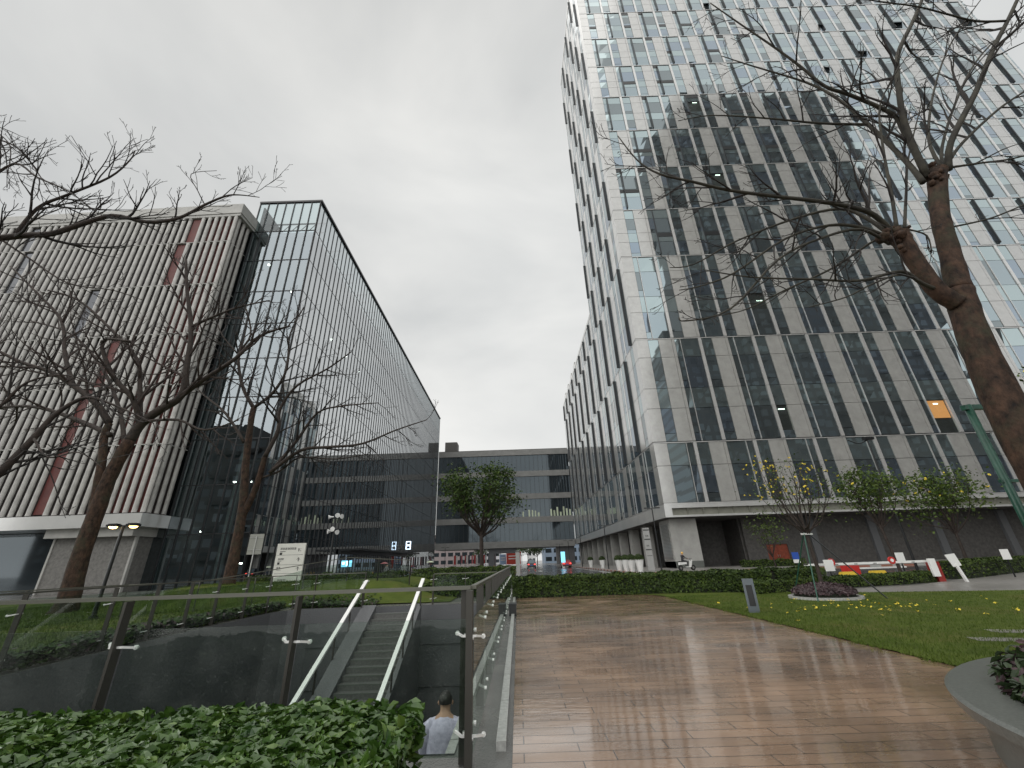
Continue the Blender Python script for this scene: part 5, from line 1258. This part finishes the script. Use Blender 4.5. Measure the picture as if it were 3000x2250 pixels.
q.box(-24, -5.8, 151, 151.05, 1.05, 1.12); q.box(-24, -5.8, 151, 151.05, .55, .6)
tag(q.build('street_fence', M['steel']), 'low metal street fence under the left half of the bridge', 'fence')

# ------------------------------------------------------------------ people
def body(name, J, E_, rad, root, cols):
    """one continuous skinned body: J joints, E_ edges, rad per joint; cols(face centre) -> material slot"""
    me = bpy.data.meshes.new(name); ks = list(J); me.from_pydata([J[k] for k in ks], [(ks.index(a), ks.index(b)) for a, b in E_], [])
    o = bpy.data.objects.new(name, me); C.objects.link(o)
    m = o.modifiers.new('skin', 'SKIN'); s_ = o.modifiers.new('sub', 'SUBSURF'); s_.levels = s_.render_levels = 2
    for i, k in enumerate(ks):
        r = rad[k]; me.skin_vertices[0].data[i].radius = (r, r) if not isinstance(r, tuple) else r
        me.skin_vertices[0].data[i].use_root = (i == 0)
    dg = bpy.context.evaluated_depsgraph_get(); nm = bpy.data.meshes.new_from_object(o.evaluated_get(dg)); o.modifiers.clear(); o.data = nm
    ms, fn = cols; nm.materials.clear()
    for m_ in ms: nm.materials.append(M[m_])
    for p in nm.polygons: p.material_index = fn(p.center); p.use_smooth = True
    o.parent = root; return o
def person(loc, rz, lab, pose='walk', ms=('skin', 'shirt', 'cloth_dark', 'tyre'), sc=1.0, hair=True):
    root = empty('person', loc, lab, 'person', rz=rz); root.scale = (sc,)*3
    st = .16 if pose == 'walk' else .02
    J = dict(pelvis=V((0, 0, .92)), waist=V((0, .01, 1.08)), chest=V((0, .03, 1.28)), neck0=V((0, .05, 1.43)), neck=V((0, .075, 1.51)), head=V((0, .11, 1.60)), top=V((0, .12, 1.69)))
    rad = dict(pelvis=(.155, .115), waist=(.145, .105), chest=(.17, .12), neck0=(.085, .075), neck=.055, head=.09, top=.065)
    E_ = [('pelvis', 'waist'), ('waist', 'chest'), ('chest', 'neck0'), ('neck0', 'neck'), ('neck', 'head'), ('head', 'top')]
    for s, n in ((-1, 'l'), (1, 'r')):
        f = st*s
        if pose == 'sit':
            J.update({n+'hip': V((s*.1, .02, .9)), n+'knee': V((s*.16, .42, .84)), n+'ank': V((s*.15, .40, .42)), n+'toe': V((s*.15, .54, .37))})
        else:
            J.update({n+'hip': V((s*.095, 0, .86)), n+'knee': V((s*.1, f*.8+.04, .49)), n+'ank': V((s*.1, f*1.6-(.05 if f < 0 else 0), .09+(.05 if f < 0 else 0))), n+'toe': V((s*.12, f*1.6+.15, .035))})
        J[n+'sh'] = V((s*.2, .03, 1.39))
        if pose == 'sit': J.update({n+'el': V((s*.27, .2, 1.16)), n+'wr': V((s*.24, .45, 1.12)), n+'ha': V((s*.24, .53, 1.12))})
        elif pose == 'umbrella' and s == 1: J.update({n+'el': V((s*.27, .12, 1.16)), n+'wr': V((s*.2, .28, 1.3)), n+'ha': V((s*.2, .3, 1.36))})
        else: J.update({n+'el': V((s*.27, -.02-f*.6, 1.12)), n+'wr': V((s*.27, .06-f, .88)), n+'ha': V((s*.265, .08-f*1.1, .79))})
        rad.update({n+'hip': .098, n+'knee': .064, n+'ank': .045, n+'toe': (.045, .032), n+'sh': .068, n+'el': .046, n+'wr': .032, n+'ha': (.036, .024)})
        E_ += [('pelvis', n+'hip'), (n+'hip', n+'knee'), (n+'knee', n+'ank'), (n+'ank', n+'toe'), ('neck0', n+'sh'), (n+'sh', n+'el'), (n+'el', n+'wr'), (n+'wr', n+'ha')]
    low = .62 if pose == 'sit' else .08
    def col(c):
        if c.z > 1.455 and abs(c.x) < .12: return 0
        if abs(c.x) > .19 and ((c.z < .9 and pose == 'walk') or (pose in ('sit',) and c.y > .43 and c.z > 1.0) or (pose == 'umbrella' and c.y > .27 and c.z > 1.2) or (pose == 'umbrella' and c.z < .9 and c.x < 0)): return 0
        if c.z > .93 or (abs(c.x) > .22 and pose != 'sit'): return 1
        if c.z < (.1 if pose != 'sit' else .42): return 3
        return 2
    body('body', J, E_, rad, root, (ms, col))
    hd_ = J['head']; q = MB()
    # hair cap: back and top of the skull
    nA, nB = 14, 8
    vs = []
    for i in range(nB+1):
        for k in range(nA):
            ph = math.pi*.62*i/nB; th = 6.283*k/nA; d = V((math.sin(ph)*math.cos(th), math.sin(ph)*math.sin(th), math.cos(ph)))
            vs.append(hd_+V((0, -.012, .035))+V((d.x*.092, d.y*.108, d.z*.105)))
    q.add(vs, [(i*nA+k, i*nA+(k+1) % nA, (i+1)*nA+(k+1) % nA, (i+1)*nA+k) for i in range(nB) for k in range(nA)])
    if hair: q.build('hair', M['hair'], root, True)
    q = MB()   # face: eyes, brows, nose, mouth, ears
    for s in (-1, 1): q.lathe([(0, -.012), (.012, 0), (0, .012)], 8, hd_+V((s*.032, .088, .015)))
    q.build('eyes', M['hair'], root)
    q = MB(); q.tube([hd_+V((0, .085, .02)), hd_+V((0, .108, -.018)), hd_+V((0, .09, -.028))], [.008, .014, .008], 8)
    for s in (-1, 1): q.lathe([(0, -.03), (.014, -.01), (.016, .015), (0, .03)], 8, hd_+V((s*.092, -.005, 0)))
    q.build('nose_and_ears', M['skin'], root, True)
    q = MB(); q.bar(hd_+V((-.024, .083, -.05)), hd_+V((.024, .083, -.05)), .008); q.build('mouth', M['red_back'], root)
    return root, J
# walking down the stairwell, seen from behind; hands with fingers
pr, J = person((-1.05, 6.75, -1.8), R(2), 'person in a loose pale blue shirt walking down inside the stairwell, seen from behind', 'walk', ('skin', 'shirt', 'cloth_dark', 'tyre'))
for s, n in ((-1, 'l'), (1, 'r')):
    q = MB(); h_ = J[n+'ha']
    for k in range(4): a = h_+V((s*-.004, .03-.02*k, -.02)); q.tube([a, a+V((0, .012, -.035)), a+V((-s*.012, .016, -.062+.006*abs(k-1)))], [.0085, .008, .006], 6)
    q.tube([h_+V((0, .028, .03)), h_+V((-s*.02, .055, .0)), h_+V((-s*.025, .06, -.025))], [.01, .009, .007], 6)
    q.build('fingers', M['skin'], pr, True)
sh = MB()   # loose shirt worn over the body
prof = [(.235, .155, .80), (.235, .15, .95), (.22, .14, 1.1), (.225, .145, 1.25), (.235, .14, 1.36), (.16, .11, 1.44), (.075, .075, 1.475)]; n = 28
for (a, b, z) in prof:
    for k in range(n): t = 6.283*k/n; w_ = 1+.035*math.sin(t*7+z*9)*(1 if z < 1.3 else .2); sh.v.append((a*math.cos(t)*w_, .03+b*math.sin(t)*w_+.02*(z-1), z))
sh.f = [(i*n+k, i*n+(k+1) % n, (i+1)*n+(k+1) % n, (i+1)*n+k) for i in range(len(prof)-1) for k in range(n)]; sh.m = [0]*len(sh.f)
for s, nn_ in ((-1, 'l'), (1, 'r')):
    p0, p1, p2 = J[nn_+'sh'], J[nn_+'el'], J[nn_+'wr']; sh.tube([p0+V((-s*.05, 0, .01)), p0+V((s*.01, 0, -.03)), p1, p1+(p2-p1)*.5, p2], [.075, .085, .068, .064, .055], 14)
sh.build('shirt', M['shirt'], pr, True)
def umbrella(x, y, m, lab, z=0):
    root = empty('umbrella', (x, y, z), lab, 'umbrella')
    q = MB(); vs = []
    for i in range(5):
        for k in range(8): ph = .95*i/4; vs.append((.62*math.sin(ph)/math.sin(.95)*math.cos(k*.7854), .62*math.sin(ph)/math.sin(.95)*math.sin(k*.7854), 1.98-.5*(1-math.cos(ph))))
    q.add(vs, [(i*8+k, i*8+(k+1) % 8, (i+1)*8+(k+1) % 8, (i+1)*8+k) for i in range(4) for k in range(8)]); q.build('canopy', M[m], root)
    q = MB(); q.tube([V((0, 0, 1.2)), V((0, 0, 2.04))], .012, 6); q.build('shaft', M['steel'], root)
for (x, y, m, cl, lab, ul) in ((-19.6, 66, 'umb_pink', 'cloth_dark', 'person in dark clothes under a pink umbrella before the glass building', 'open pink umbrella held by a walker before the glass building'), (-13.8, 71, 'umb_green', 'cloth_navy', 'person in navy under a pale green umbrella near the bridge', 'open pale green umbrella held by a walker near the bridge')):
    person((x, y, 0), R(200), lab, 'umbrella', ('skin', cl, 'cloth_dark', 'tyre'), 1.0); umbrella(x-.19-.0, y-.28, m, ul)
person((-15.2, 51.5, 0), R(250), 'person in pale grey clothes walking across the road by the striped kerb', 'walk', ('skin', 'cloth_grey', 'cloth_grey', 'tyre'), .98)
# scooter and its rider
root = empty('scooter', (17.35, 46.4, .12), 'white and black motor scooter in front of the tower corner column', 'scooter', rz=R(-75))
q = MB(); q.add([(-.13, -.75, .55), (.13, -.75, .55), (.16, .1, .62), (-.16, .1, .62), (-.16, -.7, .8), (.16, -.7, .8), (.15, .1, .82), (-.15, .1, .82)], [(0, 3, 2, 1), (4, 5, 6, 7), (0, 1, 5, 4), (1, 2, 6, 5), (2, 3, 7, 6), (3, 0, 4, 7)]); q.box(-.15, .15, .08, .5, .3, .38); q.build('body', M['white'], root)
q = MB(); q.add([(-.18, .5, .32), (.18, .5, .32), (.2, .68, 1.0), (-.2, .68, 1.0), (-.16, .58, .32), (.16, .58, .32), (.17, .8, .95), (-.17, .8, .95)], [(0, 3, 2, 1), (4, 5, 6, 7), (0, 1, 5, 4), (1, 2, 6, 5), (2, 3, 7, 6), (3, 0, 4, 7)]); q.build('leg_shield', M['white'], root)
q = MB(); q.box(-.14, .14, -.72, .05, .82, .9); q.build('saddle', M['tyre'], root)
q = MB(); q.bar((-.33, .62, 1.1), (.33, .62, 1.1), .035); q.tube([V((0, .62, 1.1)), V((0, .85, .3))], .03, 8); q.build('handlebar', M['black'], root)
for y in (-.62, .85): q = MB(); q.tube([V((-.06, y, .26)), V((.06, y, .26))], .26, 20); w_ = q.build('wheel', M['tyre'], root); q = MB(); q.tube([V((-.065, y, .26)), V((.065, y, .26))], .13, 12); q.build('rim', M['steel'], w_)
q = MB(); q.lathe([(0, -.05), (.08, -.03), (.08, .03), (0, .05)], 12, (0, .78, .92)); q.build('headlight', M['lamp_green'], root)
pr2, J2 = person((17.35-.25, 46.4-.07, .12+.03), R(-75), 'person in dark clothes and yellow helmet riding the white scooter', 'sit', ('skin', 'cloth_dark', 'cloth_dark', 'tyre'))
q = MB(); c_ = J2['head']+V((0, 0, .03)); q.lathe([(0, .135), (.07, .12), (.118, .06), (.128, 0), (.122, -.05), (.115, -.05)], 18, c_); q.build('helmet', M['helmet'], pr2, True)
